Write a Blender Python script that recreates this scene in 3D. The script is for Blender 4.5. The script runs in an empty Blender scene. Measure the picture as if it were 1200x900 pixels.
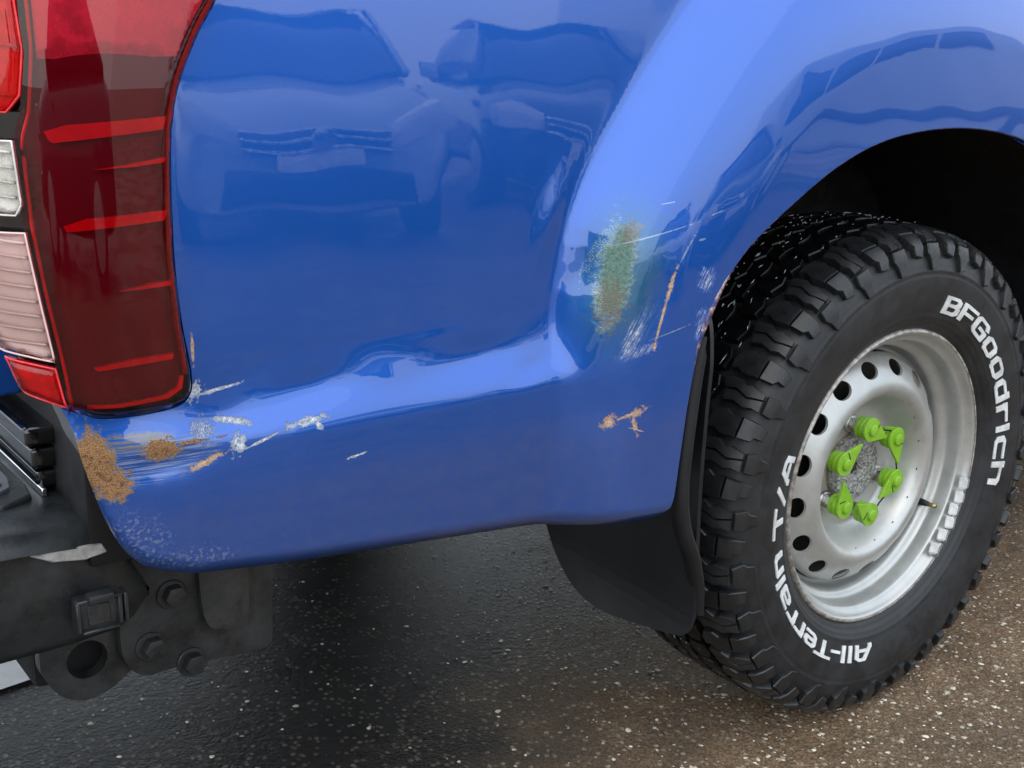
import bpy, bmesh, math, random
import numpy as np
from mathutils import Vector, Matrix
from mathutils.geometry import delaunay_2d_cdt

random.seed(7); RNG = np.random.default_rng(7)
sc = bpy.context.scene
COL = sc.collection
rad = math.radians

# ------------------------------------------------------------------ camera
CAM_POS = (-1.4595, -0.9779, 0.9732)
CAM_YAW, CAM_PITCH, CAM_ROLL = 0.65871, -0.27563, 0.02351
CAM_F = 1404.76 / 1200.0 * 36.0
cam = bpy.data.cameras.new('camera'); cam_o = bpy.data.objects.new('camera', cam); COL.objects.link(cam_o)
_f = Vector((math.sin(CAM_YAW)*math.cos(CAM_PITCH), math.cos(CAM_YAW)*math.cos(CAM_PITCH), math.sin(CAM_PITCH)))
_r0 = Vector((math.cos(CAM_YAW), -math.sin(CAM_YAW), 0)); _u0 = _r0.cross(_f)
_r = _r0*math.cos(CAM_ROLL) + _u0*math.sin(CAM_ROLL); _u = -_r0*math.sin(CAM_ROLL) + _u0*math.cos(CAM_ROLL)
M = Matrix((_r, _u, -_f)).transposed().to_4x4(); M.translation = Vector(CAM_POS)
cam_o.matrix_world = M
cam.sensor_width = 36; cam.lens = CAM_F; cam.clip_start = 0.02; cam.clip_end = 2000
sc.camera = cam_o

# ------------------------------------------------------------------ sky, sun, exposure
SUN_EL, SUN_AZ = rad(50), rad(228)      # azimuth from +Y, clockwise seen from above
w = bpy.data.worlds.new('World'); sc.world = w; w.use_nodes = True
nt = w.node_tree; nt.nodes.clear()
sky = nt.nodes.new('ShaderNodeTexSky'); sky.sky_type = 'NISHITA'; sky.sun_disc = False
sky.sun_elevation = SUN_EL; sky.sun_rotation = SUN_AZ
sky.air_density = 1.3; sky.dust_density = 2.0; sky.ozone_density = 1.0
bg = nt.nodes.new('ShaderNodeBackground'); bg.inputs['Strength'].default_value = 0.15
out = nt.nodes.new('ShaderNodeOutputWorld')
# thin even cloud over the clear sky
ov = nt.nodes.new('ShaderNodeMix'); ov.data_type = 'RGBA'; ov.inputs[0].default_value = .68; ov.inputs[7].default_value = (6.4, 6.9, 7.5, 1)
nt.links.new(sky.outputs[0], ov.inputs[6]); nt.links.new(ov.outputs[2], bg.inputs[0]); nt.links.new(bg.outputs[0], out.inputs[0])
sun = bpy.data.lights.new('sun', 'SUN'); sun.energy = 0.5; sun.angle = rad(130); sun.color = (1, .97, .92)
sun_o = bpy.data.objects.new('sun', sun); COL.objects.link(sun_o)
sd = Vector((math.sin(SUN_AZ)*math.cos(SUN_EL), math.cos(SUN_AZ)*math.cos(SUN_EL), math.sin(SUN_EL)))
sun_o.rotation_euler = sd.to_track_quat('Z', 'Y').to_euler(); sun_o.location = sd*20
sc.view_settings.view_transform = 'Standard'; sc.view_settings.look = 'None'
sc.view_settings.gamma = 1.0; sc.view_settings.use_curve_mapping = False
sc.view_settings.exposure = 0.90
sc.render.engine = 'CYCLES'
sc.cycles.max_bounces = 8; sc.cycles.transparent_max_bounces = 12; sc.cycles.glossy_bounces = 4
sc.cycles.use_denoising = True

# ------------------------------------------------------------------ material helpers
class NT:
    def __init__(s, name):
        s.m = bpy.data.materials.new(name); s.m.use_nodes = True; s.t = s.m.node_tree
        s.b = s.t.nodes['Principled BSDF']; s.o = s.t.nodes['Material Output']
    def n(s, typ, **kw):
        x = s.t.nodes.new('ShaderNode'+typ)
        for k, v in kw.items():
            if k.startswith('i_'):
                key = k[2:]; key = int(key) if key.isdigit() else key
                s.set(x.inputs[key], v)
            else: setattr(x, k, v)
        return x
    def set(s, inp, v):
        if isinstance(v, bpy.types.NodeSocket): s.t.links.new(v, inp)
        elif isinstance(v, (tuple, list)) and len(v) == 3 and len(getattr(inp, 'default_value', (0,0,0))) == 4: inp.default_value = (*v, 1)
        else: inp.default_value = v
    def math(s, op, a, b=0.0, c=0.0, clamp=False):
        x = s.n('Math', operation=op, use_clamp=clamp); s.set(x.inputs[0], a); s.set(x.inputs[1], b); s.set(x.inputs[2], c); return x.outputs[0]
    def ramp(s, v, lo, hi, a=0.0, b=1.0, smooth=True):
        x = s.n('MapRange'); x.interpolation_type = 'SMOOTHSTEP' if smooth else 'LINEAR'
        s.set(x.inputs['Value'], v); x.inputs['From Min'].default_value = lo; x.inputs['From Max'].default_value = hi
        s.set(x.inputs['To Min'], a); s.set(x.inputs['To Max'], b); return x.outputs[0]
    def mix(s, f, a, b):
        x = s.n('Mix', data_type='RGBA'); s.set(x.inputs[0], f); s.set(x.inputs[6], a); s.set(x.inputs[7], b); return x.outputs[2]
    def mixf(s, f, a, b):
        x = s.n('Mix', data_type='FLOAT'); s.set(x.inputs[0], f); s.set(x.inputs[2], a); s.set(x.inputs[3], b); return x.outputs[0]
    def noise(s, vec, scale, detail=4, rough=.55):
        x = s.n('TexNoise'); s.set(x.inputs['Vector'], vec); x.inputs['Scale'].default_value = scale
        x.inputs['Detail'].default_value = detail; x.inputs['Roughness'].default_value = rough; return x.outputs[0]
    def bump(s, h, strength=.5, dist=.001, normal=None):
        x = s.n('Bump'); s.set(x.inputs['Height'], h); x.inputs['Strength'].default_value = strength; x.inputs['Distance'].default_value = dist
        if normal is not None: s.set(x.inputs['Normal'], normal)
        return x.outputs[0]
    def p(s, **kw):
        names = dict(color='Base Color', rough='Roughness', metal='Metallic', coat='Coat Weight', coat_rough='Coat Roughness',
                     spec='Specular IOR Level', normal='Normal', coat_normal='Coat Normal', ior='IOR', trans='Transmission Weight', alpha='Alpha', coat_ior='Coat IOR')
        for k, v in kw.items(): s.set(s.b.inputs[names[k]], v)
        return s.m
    def obj(s): return s.n('TexCoord').outputs['Object']
    def uv(s): return s.n('TexCoord').outputs['UV']

MAT = {}
def worn(name, color, rough, metal=0.0, var=.25, scale=30, rvar=.12, bump=.15, bscale=300, dust=None, dust_amt=.3, spec=.5, coat=0.0):
    """a plain surface with uneven tone, uneven gloss and fine relief"""
    t = NT(name); v = t.obj()
    a = t.noise(v, scale, 6, .65); c = t.noise(v, bscale, 3, .6)
    col = t.mix(t.ramp(a, .3, .7), tuple(x*(1-var) for x in color), tuple(min(1, x*(1+var)) for x in color))
    if dust is not None:
        col = t.mix(t.math('MULTIPLY', t.ramp(t.noise(v, scale*.45, 8, .75), .45, .72), dust_amt), col, dust)
    r = t.ramp(a, .25, .75, max(.02, rough-rvar), min(1, rough+rvar))
    t.p(color=col, rough=r, metal=metal, spec=spec, normal=t.bump(c, bump, .0008), coat=coat, coat_rough=.1)
    MAT[name] = t.m; return t.m

worn('black_plastic', (.020, .0225, .024), .33, var=.35, scale=22, rvar=.12, bump=.3, bscale=900, dust=(.09, .10, .105), dust_amt=.25)
worn('liner_plastic', (.006, .0065, .008), .55, var=.3, bump=.4, bscale=250, spec=.35)
worn('rubber', (.013, .0145, .0165), .50, var=.35, scale=26, rvar=.12, bump=.3, bscale=600, dust=(.06, .062, .064), dust_amt=.25)
worn('tread_rubber', (.013, .0145, .016), .36, var=.3, scale=40, rvar=.12, bump=.35, bscale=500, dust=(.06, .06, .06), dust_amt=.25)
worn('shaded_wet_tread', (.0035, .0038, .0045), .30, var=.3, scale=40, rvar=.08, bump=.3, bscale=500, spec=.3)  # tread rubber copy for inner blocks: wheel-well shade in its colour, wet gloss
worn('flap_rubber', (.006, .007, .009), .48, var=.35, scale=12, bump=.25, bscale=350, dust=(.04, .042, .045), dust_amt=.25)
worn('letter_white', (.70, .72, .72), .55, var=.12, scale=55, bump=.2, dust=(.34, .33, .30), dust_amt=.6)
worn('bracket_steel', (.023, .0245, .025), .50, metal=.15, var=.5, scale=25, rvar=.15, bump=.7, bscale=260, dust=(.09, .085, .08), dust_amt=.5)
worn('dark_underbody', (.010, .010, .011), .8, var=.4, bump=.5, bscale=60)
worn('green_plastic', (.21, .45, .02), .38, var=.10, scale=60, rvar=.06, bump=.08, dust=(.35, .42, .2), dust_amt=.3)
worn('black_wire', (.008, .008, .008), .5)
worn('nut_steel', (.52, .52, .50), .32, metal=.95, var=.3, scale=120, bump=.2, dust=(.30, .22, .14), dust_amt=.3)
worn('lead_weight', (.50, .51, .51), .45, metal=.55, var=.25, scale=120, bump=.5, bscale=500)
worn('brass', (.45, .36, .2), .35, metal=.9)
worn('chrome_trim', (.62, .64, .66), .14, metal=1.0, var=.1, bump=.03)
worn('drum_dark', (.02, .018, .017), .7, bump=.5)
worn('grey_undercoat', (.16, .175, .19), .45, metal=.35, var=.2, scale=25, dust=(.3, .3, .3), dust_amt=.25)
worn('black_gloss', (.006, .006, .007), .10, var=.2, bump=.02, rvar=.04, coat=.6)
worn('housing_black', (.005, .005, .006), .6)

# ------------------------------------------------------------------ object helpers
def mesh_obj(name, verts, faces, mat=None, parent=None, smooth=False, uv=None, normals=None):
    me = bpy.data.meshes.new(name); me.from_pydata([tuple(map(float, v)) for v in verts], [], [tuple(map(int, f)) for f in faces])
    me.update()
    if smooth: me.polygons.foreach_set('use_smooth', [True]*len(me.polygons))
    if uv is not None:
        l = me.uv_layers.new(name='UVMap'); vi = np.empty(len(me.loops), np.int32); me.loops.foreach_get('vertex_index', vi)
        l.data.foreach_set('uv', np.asarray(uv, np.float32)[vi].ravel())
    if normals is not None:
        me.normals_split_custom_set_from_vertices([tuple(n) for n in normals])
    if mat: me.materials.append(MAT[mat] if isinstance(mat, str) else mat)
    o = bpy.data.objects.new(name, me); COL.objects.link(o)
    if parent: o.parent = parent
    return o
def empty(name, parent=None, loc=(0, 0, 0)):
    o = bpy.data.objects.new(name, None); COL.objects.link(o); o.location = loc; o.empty_display_size = .1
    if parent: o.parent = parent
    return o
def tag(o, label=None, cat=None, kind=None, group=None):
    if label: o['label'] = label
    if cat: o['category'] = cat
    if kind: o['kind'] = kind
    if group: o['group'] = group
    return o
def bm_obj(name, bm, mat, parent=None, smooth=False, bevel=0.0, seg=2):
    bmesh.ops.recalc_face_normals(bm, faces=bm.faces[:])
    if bevel > 0:
        es = [e for e in bm.edges if len(e.link_faces) == 2 and e.calc_face_angle(0) > rad(28)]
        if es: bmesh.ops.bevel(bm, geom=es, offset=bevel, segments=seg, affect='EDGES', profile=.6, clamp_overlap=True)
    me = bpy.data.meshes.new(name); bm.to_mesh(me); bm.free()
    if smooth:
        me.polygons.foreach_set('use_smooth', [True]*len(me.polygons)); me.set_sharp_from_angle(angle=rad(38))
    me.materials.append(MAT[mat] if isinstance(mat, str) else mat)
    o = bpy.data.objects.new(name, me); COL.objects.link(o)
    if parent: o.parent = parent
    return o
def prism(bm, pts, axis, a, b):
    """extrude the 2-D polygon pts along axis from a to b; the other two axes take the coordinates in order"""
    def P(q, t):
        return {'y': (q[0], t, q[1]), 'x': (t, q[0], q[1]), 'z': (q[0], q[1], t)}[axis]
    A = [bm.verts.new(P(q, a)) for q in pts]; B = [bm.verts.new(P(q, b)) for q in pts]
    n = len(pts)
    bm.faces.new(A); bm.faces.new(B[::-1])
    for i in range(n): bm.faces.new((A[i], B[i], B[(i+1) % n], A[(i+1) % n]))
def box(bm, x0, x1, y0, y1, z0, z1): prism(bm, [(x0, z0), (x1, z0), (x1, z1), (x0, z1)], 'y', y0, y1)
def cyl(bm, c, r, a, b, axis='y', n=24, r2=None):
    pts = lambda R: [(c[0]+R*math.cos(2*math.pi*i/n), c[1]+R*math.sin(2*math.pi*i/n)) for i in range(n)]
    p0, p1 = pts(r), pts(r if r2 is None else r2)
    def P(q, t): return {'y': (q[0], t, q[1]), 'x': (t, q[0], q[1]), 'z': (q[0], q[1], t)}[axis]
    A = [bm.verts.new(P(q, a)) for q in p0]; B = [bm.verts.new(P(q, b)) for q in p1]
    bm.faces.new(A); bm.faces.new(B[::-1])
    for i in range(n): bm.faces.new((A[i], B[i], B[(i+1) % n], A[(i+1) % n]))
def tube(name, pts, r, mat, parent=None, n=8):
    pts = [Vector(p) for p in pts]; V = []; F = []
    up = Vector((0, 0, 1))
    for i, p in enumerate(pts):
        d = (pts[min(i+1, len(pts)-1)] - pts[max(i-1, 0)]).normalized()
        a = d.cross(up); a = a.normalized() if a.length > 1e-4 else Vector((1, 0, 0)); b = d.cross(a)
        rr = r[i] if isinstance(r, (list, tuple)) else r
        for k in range(n): V.append(p + a*rr*math.cos(2*math.pi*k/n) + b*rr*math.sin(2*math.pi*k/n))
    for i in range(len(pts)-1):
        for k in range(n): F.append((i*n+k, i*n+(k+1) % n, (i+1)*n+(k+1) % n, (i+1)*n+k))
    F.append(tuple(range(n))[::-1]); F.append(tuple(range((len(pts)-1)*n, len(pts)*n)))
    return mesh_obj(name, V, F, mat, parent, True)
def lathe(name, prof, mat, parent, n=128, closed=False):
    """revolve (y, r) about the y axis"""
    V = []; F = []; m = len(prof)
    for i in range(n):
        a = 2*math.pi*i/n
        for (y, r) in prof: V.append((r*math.cos(a), y, r*math.sin(a)))
    for i in range(n):
        j = (i+1) % n
        for k in range(m-1 if not closed else m):
            l = (k+1) % m; F.append((i*m+k, i*m+l, j*m+l, j*m+k))
    return mesh_obj(name, V, F, mat, parent, True)
def spline(pts, step, closed=False):
    """Catmull-Rom through pts, resampled every step"""
    P = np.array(pts, float); n = len(P); out = []
    for i in range(n if closed else n-1):
        p0 = P[(i-1) % n] if closed or i > 0 else 2*P[0]-P[1]
        p1 = P[i]; p2 = P[(i+1) % n]; p3 = P[(i+2) % n] if closed or i+2 < n else 2*P[-1]-P[-2]
        k = max(1, int(np.linalg.norm(p2-p1)/step+.5))
        for t in np.arange(k)/k:
            out.append(.5*((2*p1)+(p2-p0)*t+(2*p0-5*p1+4*p2-p3)*t*t+(3*p1-p0-3*p2+p3)*t**3))
    if not closed: out.append(P[-1])
    return np.array(out)
def straight(pts, step):
    out = []
    for a, b in zip(pts[:-1], pts[1:]):
        a = np.array(a, float); b = np.array(b, float); k = max(1, int(np.linalg.norm(b-a)/step+.5))
        out += [a+(b-a)*t for t in np.arange(k)/k]
    out.append(np.array(pts[-1], float)); return np.array(out)
def seg_dist(Q, C, closed=False):
    """distance of every point of Q to the polyline C"""
    A = C if closed else C[:-1]; B = np.roll(C, -1, 0) if closed else C[1:]
    best = np.full(len(Q), 1e9)
    for a, b in zip(A, B):
        ab = b-a; L = ab@ab
        if L < 1e-14: continue
        s = np.clip(((Q-a)@ab)/L, 0, 1); d = Q-(a+s[:, None]*ab); best = np.minimum(best, (d*d).sum(1))
    return np.sqrt(best)
def inside(Q, C):
    r = np.zeros(len(Q), bool); x, y = Q[:, 0], Q[:, 1]
    for (x1, y1), (x2, y2) in zip(C, np.roll(C, -1, 0)):
        if y1 == y2: continue
        c = ((y1 > y) != (y2 > y)) & (x < (x2-x1)*(y-y1)/(y2-y1)+x1); r ^= c
    return r
def fill(outline, step, holes=()):
    """triangulate the outline (with holes) on a regular grid of points"""
    O = np.asarray(outline); lo = O.min(0); hi = O.max(0)
    gx = np.arange(lo[0]+step*.5, hi[0], step); gy = np.arange(lo[1]+step*.5, hi[1], step)
    G = np.stack(np.meshgrid(gx, gy), -1).reshape(-1, 2)
    k = inside(G, O) & (seg_dist(G, O, True) > step*.45)
    for h in holes: k &= ~inside(G, h) & (seg_dist(G, h, True) > step*.45)
    G = G[k]; V = [Vector(p) for p in O]; E = [(i, (i+1) % len(O)) for i in range(len(O))]
    for h in holes:
        b = len(V); V += [Vector(p) for p in h]; E += [(b+i, b+(i+1) % len(h)) for i in range(len(h))]
    V += [Vector(p) for p in G]
    v, e, f, *_ = delaunay_2d_cdt(V, E, [], 0, 1e-7)
    v = np.array([(p.x, p.y) for p in v]); f = np.array([t for t in f if len(t) == 3])
    c = v[f].mean(1); k = inside(c, O)
    for h in holes: k &= ~inside(c, h)
    f = f[k]
    a = v[f[:, 1]]-v[f[:, 0]]; b = v[f[:, 2]]-v[f[:, 0]]
    ar = a[:, 0]*b[:, 1]-a[:, 1]*b[:, 0]; f[ar < 0] = f[ar < 0][:, ::-1]
    return v, f[np.abs(ar) > 1e-12]
def sstep(t): t = np.clip(t, 0, 1); return t*t*(3-2*t)
def smax(a, b, k): return .5*(a+b+np.sqrt((a-b)**2+k*k))-.5*k

# ------------------------------------------------------------------ plan of the truck's side: straight, then the rear corner
def phi(s):
    s = np.asarray(s, float)
    return rad(35)*np.clip(s/.13, 0, 1)**2 + rad(43)*sstep((s-.13)/.045)
_S = np.linspace(0, .6, 2401); _ds = _S[1]
_pm = (phi(_S[1:])+phi(_S[:-1]))/2
_X = -1.05-np.concatenate([[0], np.cumsum(np.cos(_pm)*_ds)]); _Y = np.concatenate([[0], np.cumsum(np.sin(_pm)*_ds)])
def plan(u, z, off):
    u = np.asarray(u, float); s = np.clip(-1.05-u, 0, .6)
    x = np.where(u > -1.05, u, np.interp(s, _S, _X)); y = np.where(u > -1.05, 0, np.interp(s, _S, _Y)); ph = phi(s)
    return np.stack([x-np.sin(ph)*off, y-np.cos(ph)*off, np.broadcast_to(z, u.shape)], -1)

LIGHT_EDGE = [(-.975, 1.215), (-.985, 1.12), (-1.003, 1.045), (-1.023, 1.003), (-1.040, .976), (-1.059, .935), (-1.067, .901), (-1.070, .866),
              (-1.072, .795), (-1.069, .737), (-1.063, .690), (-1.0655, .671), (-1.081, .662), (-1.134, .660), (-1.156, .666),
              (-1.178, .674), (-1.197, .684)]
FLARE_B = spline([(-.66, .36), (-.662, .5), (-.660, .62), (-.654, .70), (-.648, .735), (-.633, .793), (-.594, .863), (-.526, .952), (-.46, 1.025), (-.37, 1.095),
                  (-.22, 1.16), (0, 1.19), (.22, 1.16), (.40, 1.07), (.52, .95), (.61, .80), (.65, .66), (.66, .36)], .02)
ARCH = spline([(-.509, .450), (-.503, .464), (-.497, .52), (-.489, .592), (-.478, .651), (-.455, .699), (-.420, .742), (-.368, .780), (-.252, .842), (-.138, .874), (.011, .881),
               (.162, .860), (.30, .806), (.40, .73), (.455, .64), (.475, .54), (.48, .46)], .005)

def gauss(u, z, cu, cz, ru, rz, ang=0):
    a = rad(ang); x = (u-cu)*math.cos(a)+(z-cz)*math.sin(a); y = -(u-cu)*math.sin(a)+(z-cz)*math.cos(a)
    return np.exp(-(x/ru)**2-(y/rz)**2)
def wob(u, z, k, ph): return np.sin(u*k+ph)*np.cos(z*k*.8+1.7*ph)+.5*np.sin((u+z)*k*1.9+3*ph)
def body_h(u, z):
    """how far the bed side stands out of its plan line"""
    Q = np.stack([u, z], -1)
    base = np.where(z > .70, -(z-.70)*math.tan(rad(1.2)), 0) - .20*np.clip(z-1.0, 0, 1)**2
    # step: ledge facing up, then the lower skin
    lf = sstep((-.945-u)/.11)
    zt = .700+.003*np.sin(u*9)-.030*lf
    wl = .084-.034*lf
    t = np.clip((zt-z)/wl, 0, 1.0)
    A = .0225-.006*lf
    ledge = A*(t**1.35*(1-t)+sstep(t)*t)
    tuck = np.clip(.605-z, 0, 1)
    low = ledge-.55*tuck**2
    # roll-under at the bottom edge
    zb = np.interp(u, [-1.2, -1.16, -1.143, -1.128, -1.11, -1.065, -.99, -.80, -.665, -.52, .8], [.64, .61, .560, .528, .509, .492, .483, .463, .449, .440, .440])
    e = np.clip((zb+.022-z)/.022, 0, 1.2)
    # fade of the step into the rear corner
    low = low*(1-.35*sstep((-1.06-u)/.08))
    # wheel flare
    sd = seg_dist(Q, FLARE_B); sgn = np.where(inside(Q, np.vstack([FLARE_B, [(.66, .2), (-.66, .2)]])), 1, -1)
    d = sd*sgn
    w_ = .150; d = .5*(d+np.sqrt(d*d+.006**2))           # concave fillet at the foot
    q = np.clip(d/w_, 0, 1)
    flare = .060*(1-(1-q)**2.3)
    flare = flare + .006*sstep((d-.10)/.1)
    h = base + smax(low, flare, .020)
    h = h - .016*e**2
    # damage: dents and waves pressed into the skin
    h -= .0036*gauss(u, z, -.950, .656, .050, .018, 7)
    h += .0010*gauss(u, z, -.865, .664, .045, .016, -4)
    h -= .0036*gauss(u, z, -.745, .660, .058, .018, 4)
    h += .0006*gauss(u, z, -.800, .690, .06, .010, 3)
    h -= .0022*gauss(u, z, -.690, .640, .03, .012, 10)
    h -= .0020*gauss(u, z, -1.035, .640, .03, .016)
    h -= .0035*gauss(u, z, -1.09, .612, .045, .014, 6)
    h -= .0050*gauss(u, z, -.612, .742, .018, .052, -13)
    h += .0022*gauss(u, z, -.655, .80, .014, .040, -20)
    h -= .0018*gauss(u, z, -.545, .70, .02, .035, -14)
    h -= .0015*gauss(u, z, -.60, .585, .030, .030)
    h += .00008*wob(u, z, 26, .4)+.0005*wob(u, z, 9, 1.2)*sstep((.74-z)/.1)
    return h
def body_p(u, z, extra=0.0): return plan(u, z, body_h(u, z)+extra)
def body_n(u, z):
    e = 5e-4; a = body_p(u+e, z)-body_p(u-e, z); b = body_p(u, z+e)-body_p(u, z-e)
    n = np.cross(a, b); return n/np.linalg.norm(n, axis=-1, keepdims=True)

# ------------------------------------------------------------------ blue paint with its damage
def paint_material(name, zone):
    """zone: None = plain paint; 'rear' / 'flare' add the wear of that area (coordinates in metres along and up the bed side)"""
    t = NT(name); uv = t.uv(); ob = t.obj()
    fl = t.noise(ob, 2500, 1, .5)
    col = t.mix(t.ramp(fl, .35, .7), (.0015, .076, .41), (.003, .110, .52))
    rough, metal = .28, .54
    def finish(**kw): t.p(**kw, coat_ior=1.68); MAT[name] = t.m
    if name == 'blue_paint_plain': return finish(color=col, rough=rough, metal=metal, coat=1.0, coat_rough=.015)
    n1 = t.noise(uv, 60, 4, .68)
    zc = t.n('SeparateXYZ'); t.set(zc.inputs[0], uv)
    film = t.math('MULTIPLY', t.ramp(zc.outputs[1], .605, .545), t.ramp(n1, .2, .8, .07, .20))  # greyer, duller tone towards the bottom of the side
    sp = t.n('TexVoronoi'); t.set(sp.inputs['Vector'], uv); sp.inputs['Scale'].default_value = 26
    spm = t.math('MULTIPLY', t.ramp(sp.outputs['Distance'], .040, .020), t.ramp(t.noise(uv, 9, 2), .52, .58))
    def tone_specks(c): return t.mix(t.math('MULTIPLY', spm, .6), t.mix(film, c, (.20, .17, .17)), (.05, .06, .09))
    orange = t.bump(t.noise(uv, 330, 2, .5), .006, .0006)
    low_tone_r = t.math('MULTIPLY', film, .5)
    if zone is None: return finish(color=tone_specks(col), rough=rough, metal=metal, coat=1.0, coat_rough=t.math('ADD', .004, low_tone_r), coat_normal=orange)
    n2 = t.noise(uv, 260, 4, .7); n3 = t.noise(uv, 900, 2, .7); n4 = t.noise(uv, 130, 4, .72)
    mp = t.n('Mapping'); t.set(mp.inputs[0], uv); mp.inputs['Rotation'].default_value = (0, 0, rad(-4)); mp.inputs['Scale'].default_value = (14, 420, 1)
    streak = t.noise(mp.outputs[0], 1, 4, .7)
    rv = t.n('VectorRotate', rotation_type='Z_AXIS'); t.set(rv.inputs['Vector'], uv); rv.inputs['Angle'].default_value = rad(-58)
    mp2 = t.n('Mapping'); t.set(mp2.inputs[0], rv.outputs[0]); mp2.inputs['Scale'].default_value = (38, 520, 1)
    streak2 = t.noise(mp2.outputs[0], 1, 4, .75)
    nmix = t.ramp(t.math('MULTIPLY_ADD', n4, .7, t.math('MULTIPLY', n2, .3)), .32, .68, 0, 1, False)
    def blob(cu, cz, ru, rz, ang=0, amp=.9, nz=None, soft=.12):
        if zone == 'flare': cu = cu+(.013 if cz > .63 else .005)
        a = t.n('VectorMath', operation='SUBTRACT'); t.set(a.inputs[0], uv); a.inputs[1].default_value = (cu, cz, 0)
        r = t.n('VectorRotate', rotation_type='Z_AXIS'); t.set(r.inputs['Vector'], a.outputs[0]); r.inputs['Angle'].default_value = rad(-ang)
        m = t.n('VectorMath', operation='MULTIPLY'); t.set(m.inputs[0], r.outputs[0]); m.inputs[1].default_value = (1/ru, 1/rz, 0)
        l = t.n('VectorMath', operation='LENGTH'); t.set(l.inputs[0], m.outputs[0])
        d = t.math('ADD', l.outputs['Value'], t.math('MULTIPLY_ADD', nmix if nz is None else nz, 2*amp*(.6 if nz is None else 1), -amp*(.6 if nz is None else 1)))
        return t.ramp(d, 1+soft, 1-soft)
    def mx(*a):
        r = a[0]
        for b in a[1:]: r = t.math('MAXIMUM', r, b)
        return r
    def stroke(u0, z0, u1, z1, wd, amp=1.0, nz=None, soft=.3):
        L = math.hypot(u1-u0, z1-z0)
        return blob((u0+u1)/2, (z0+z1)/2, L/2, wd/2, math.degrees(math.atan2(z1-z0, u1-u0)), amp, nz, soft)
    mul = lambda a, b: t.math('MULTIPLY', a, b)
    primer = t.mix(t.ramp(n2, .38, .62), (.22, .26, .32), (.66, .69, .71))
    tan = t.mix(t.ramp(n2, .4, .62), (.32, .18, .10), (.56, .42, .30))
    zero = mul(n1, 0.0)
    rust = core = sc_ = scr = zero
    if zone == 'rear':
        scr = mul(blob(-1.098, .617, .052, .019, 3, .5, n1, .3), t.ramp(streak, .46, .58))
        scr2 = mul(blob(-1.118, .635, .028, .008, 0, .9, n1, .3), t.ramp(streak, .38, .55))
        col = t.mix(mul(scr, .70), col, (.26, .33, .44)); col = t.mix(mul(scr2, .85), col, (.20, .18, .13))
        chips = mx(blob(-1.059, .671, .009, .0075, 35, 1.8, None, .15), stroke(-1.060, .667, -1.012, .673, .0030, 1.5, None, .2), mul(blob(-1.0555, .635, .0095, .0100, 10, 1.6, None, .15), t.ramp(n3, .42, .55)),
                   stroke(-1.042, .644, -1.010, .636, .0060, 1.6, None, .2), blob(-1.0235, .6190, .0065, .0100, -12, 1.6, None, .15), stroke(-1.018, .613, -.986, .623, .0026, 1.4, None, .2),
                   stroke(-.974, .627, -.935, .6305, .0070, 1.6, None, .2), stroke(-.946, .628, -.940, .620, .006, 1.3, None, .2), stroke(-.914, .5845, -.893, .5875, .0026, 1.3, None, .2))
        chipm = chips
        col = t.mix(chips, col, primer)
        hollow = mul(chips, t.ramp(streak2, .50, .58)); col = t.mix(mul(hollow, .5), col, (.10, .15, .26))
        tn = mx(blob(-1.058, .7105, .0016, .014, 0, .9, None, .2), blob(-1.131, .663, .0110, .0042, 3, 1.4, None, .15), stroke(-1.072, .602, -1.043, .611, .0055, 1.7, None, .2))
        col = t.mix(tn, col, tan)
        rustc = t.mix(t.ramp(n3, .36, .64), (.13, .055, .018), (.42, .23, .095))
        rustc = t.mix(t.ramp(n2, .56, .68), rustc, (.055, .024, .012)); rustc = t.mix(mul(t.ramp(n2, .36, .28), .6), rustc, (.50, .36, .20))
        rust = mx(blob(-1.1475, .6185, .0165, .029, 12, .75, None, .10), blob(-1.134, .598, .014, .014, 0, .9, None, .10), blob(-1.093, .6255, .0150, .0095, -4, .9, None, .10), stroke(-1.09, .628, -1.045, .628, .0030, 1.6, None, .2))
        rim_ = mx(blob(-1.1475, .6185, .0185, .0315, 12, .75, None, .10), blob(-1.134, .598, .0158, .0158, 0, .9, None, .10), blob(-1.093, .6255, .0168, .0112, -4, .9, None, .10))
        col = t.mix(mul(rim_, .8), col, t.mix(t.ramp(n2, .4, .6), (.10, .10, .11), (.42, .43, .43)))
        rustc = t.mix(mul(t.ramp(n4, .50, .62), .75), rustc, (.075, .030, .014))
        col = t.mix(rust, col, rustc)
        sc_ = mul(mx(blob(-1.118, .545, .026, .024, -40, .9, n1, .5), blob(-1.075, .517, .045, .011, -6, 1.1, n1, .5)), t.ramp(n2, .50, .62))
        col = t.mix(mul(sc_, .75), col, (.17, .18, .18))
    else:
        halo = blob(-.592, .733, .036, .066, -14, .35, n1, .8)
        col = t.mix(mul(halo, .75), col, (.030, .15, .19))
        core = blob(-.600, .738, .0155, .053, -13, .8, n1, .45)
        rim_ = blob(-.600, .738, .0175, .0555, -13, .8, n1, .25)
        col = t.mix(mul(rim_, mul(t.ramp(n2, .48, .56), .75)), col, (.36, .44, .44))
        col = t.mix(core, col, t.mix(t.ramp(n2, .35, .65), (.05, .155, .12), (.17, .25, .205)))
        brown = mx(blob(-.608, .703, .014, .024, -6, 1.4, None, .25), blob(-.583, .781, .008, .012, -40, 1.8, None, .3))
        col = t.mix(mul(brown, .62), col, t.mix(t.ramp(n3, .36, .64), (.085, .066, .045), (.24, .205, .155)))
        col = t.mix(mul(core, t.ramp(n2, .62, .68)), col, (.03, .02, .015))
        edgew = mul(t.ramp(n3, .50, .62), mx(blob(-.614, .765, .006, .030, -30, 1.8, None, .2), blob(-.620, .715, .004, .022, 2, 1.6, None, .2)))
        col = t.mix(edgew, col, (.33, .45, .43))
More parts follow.
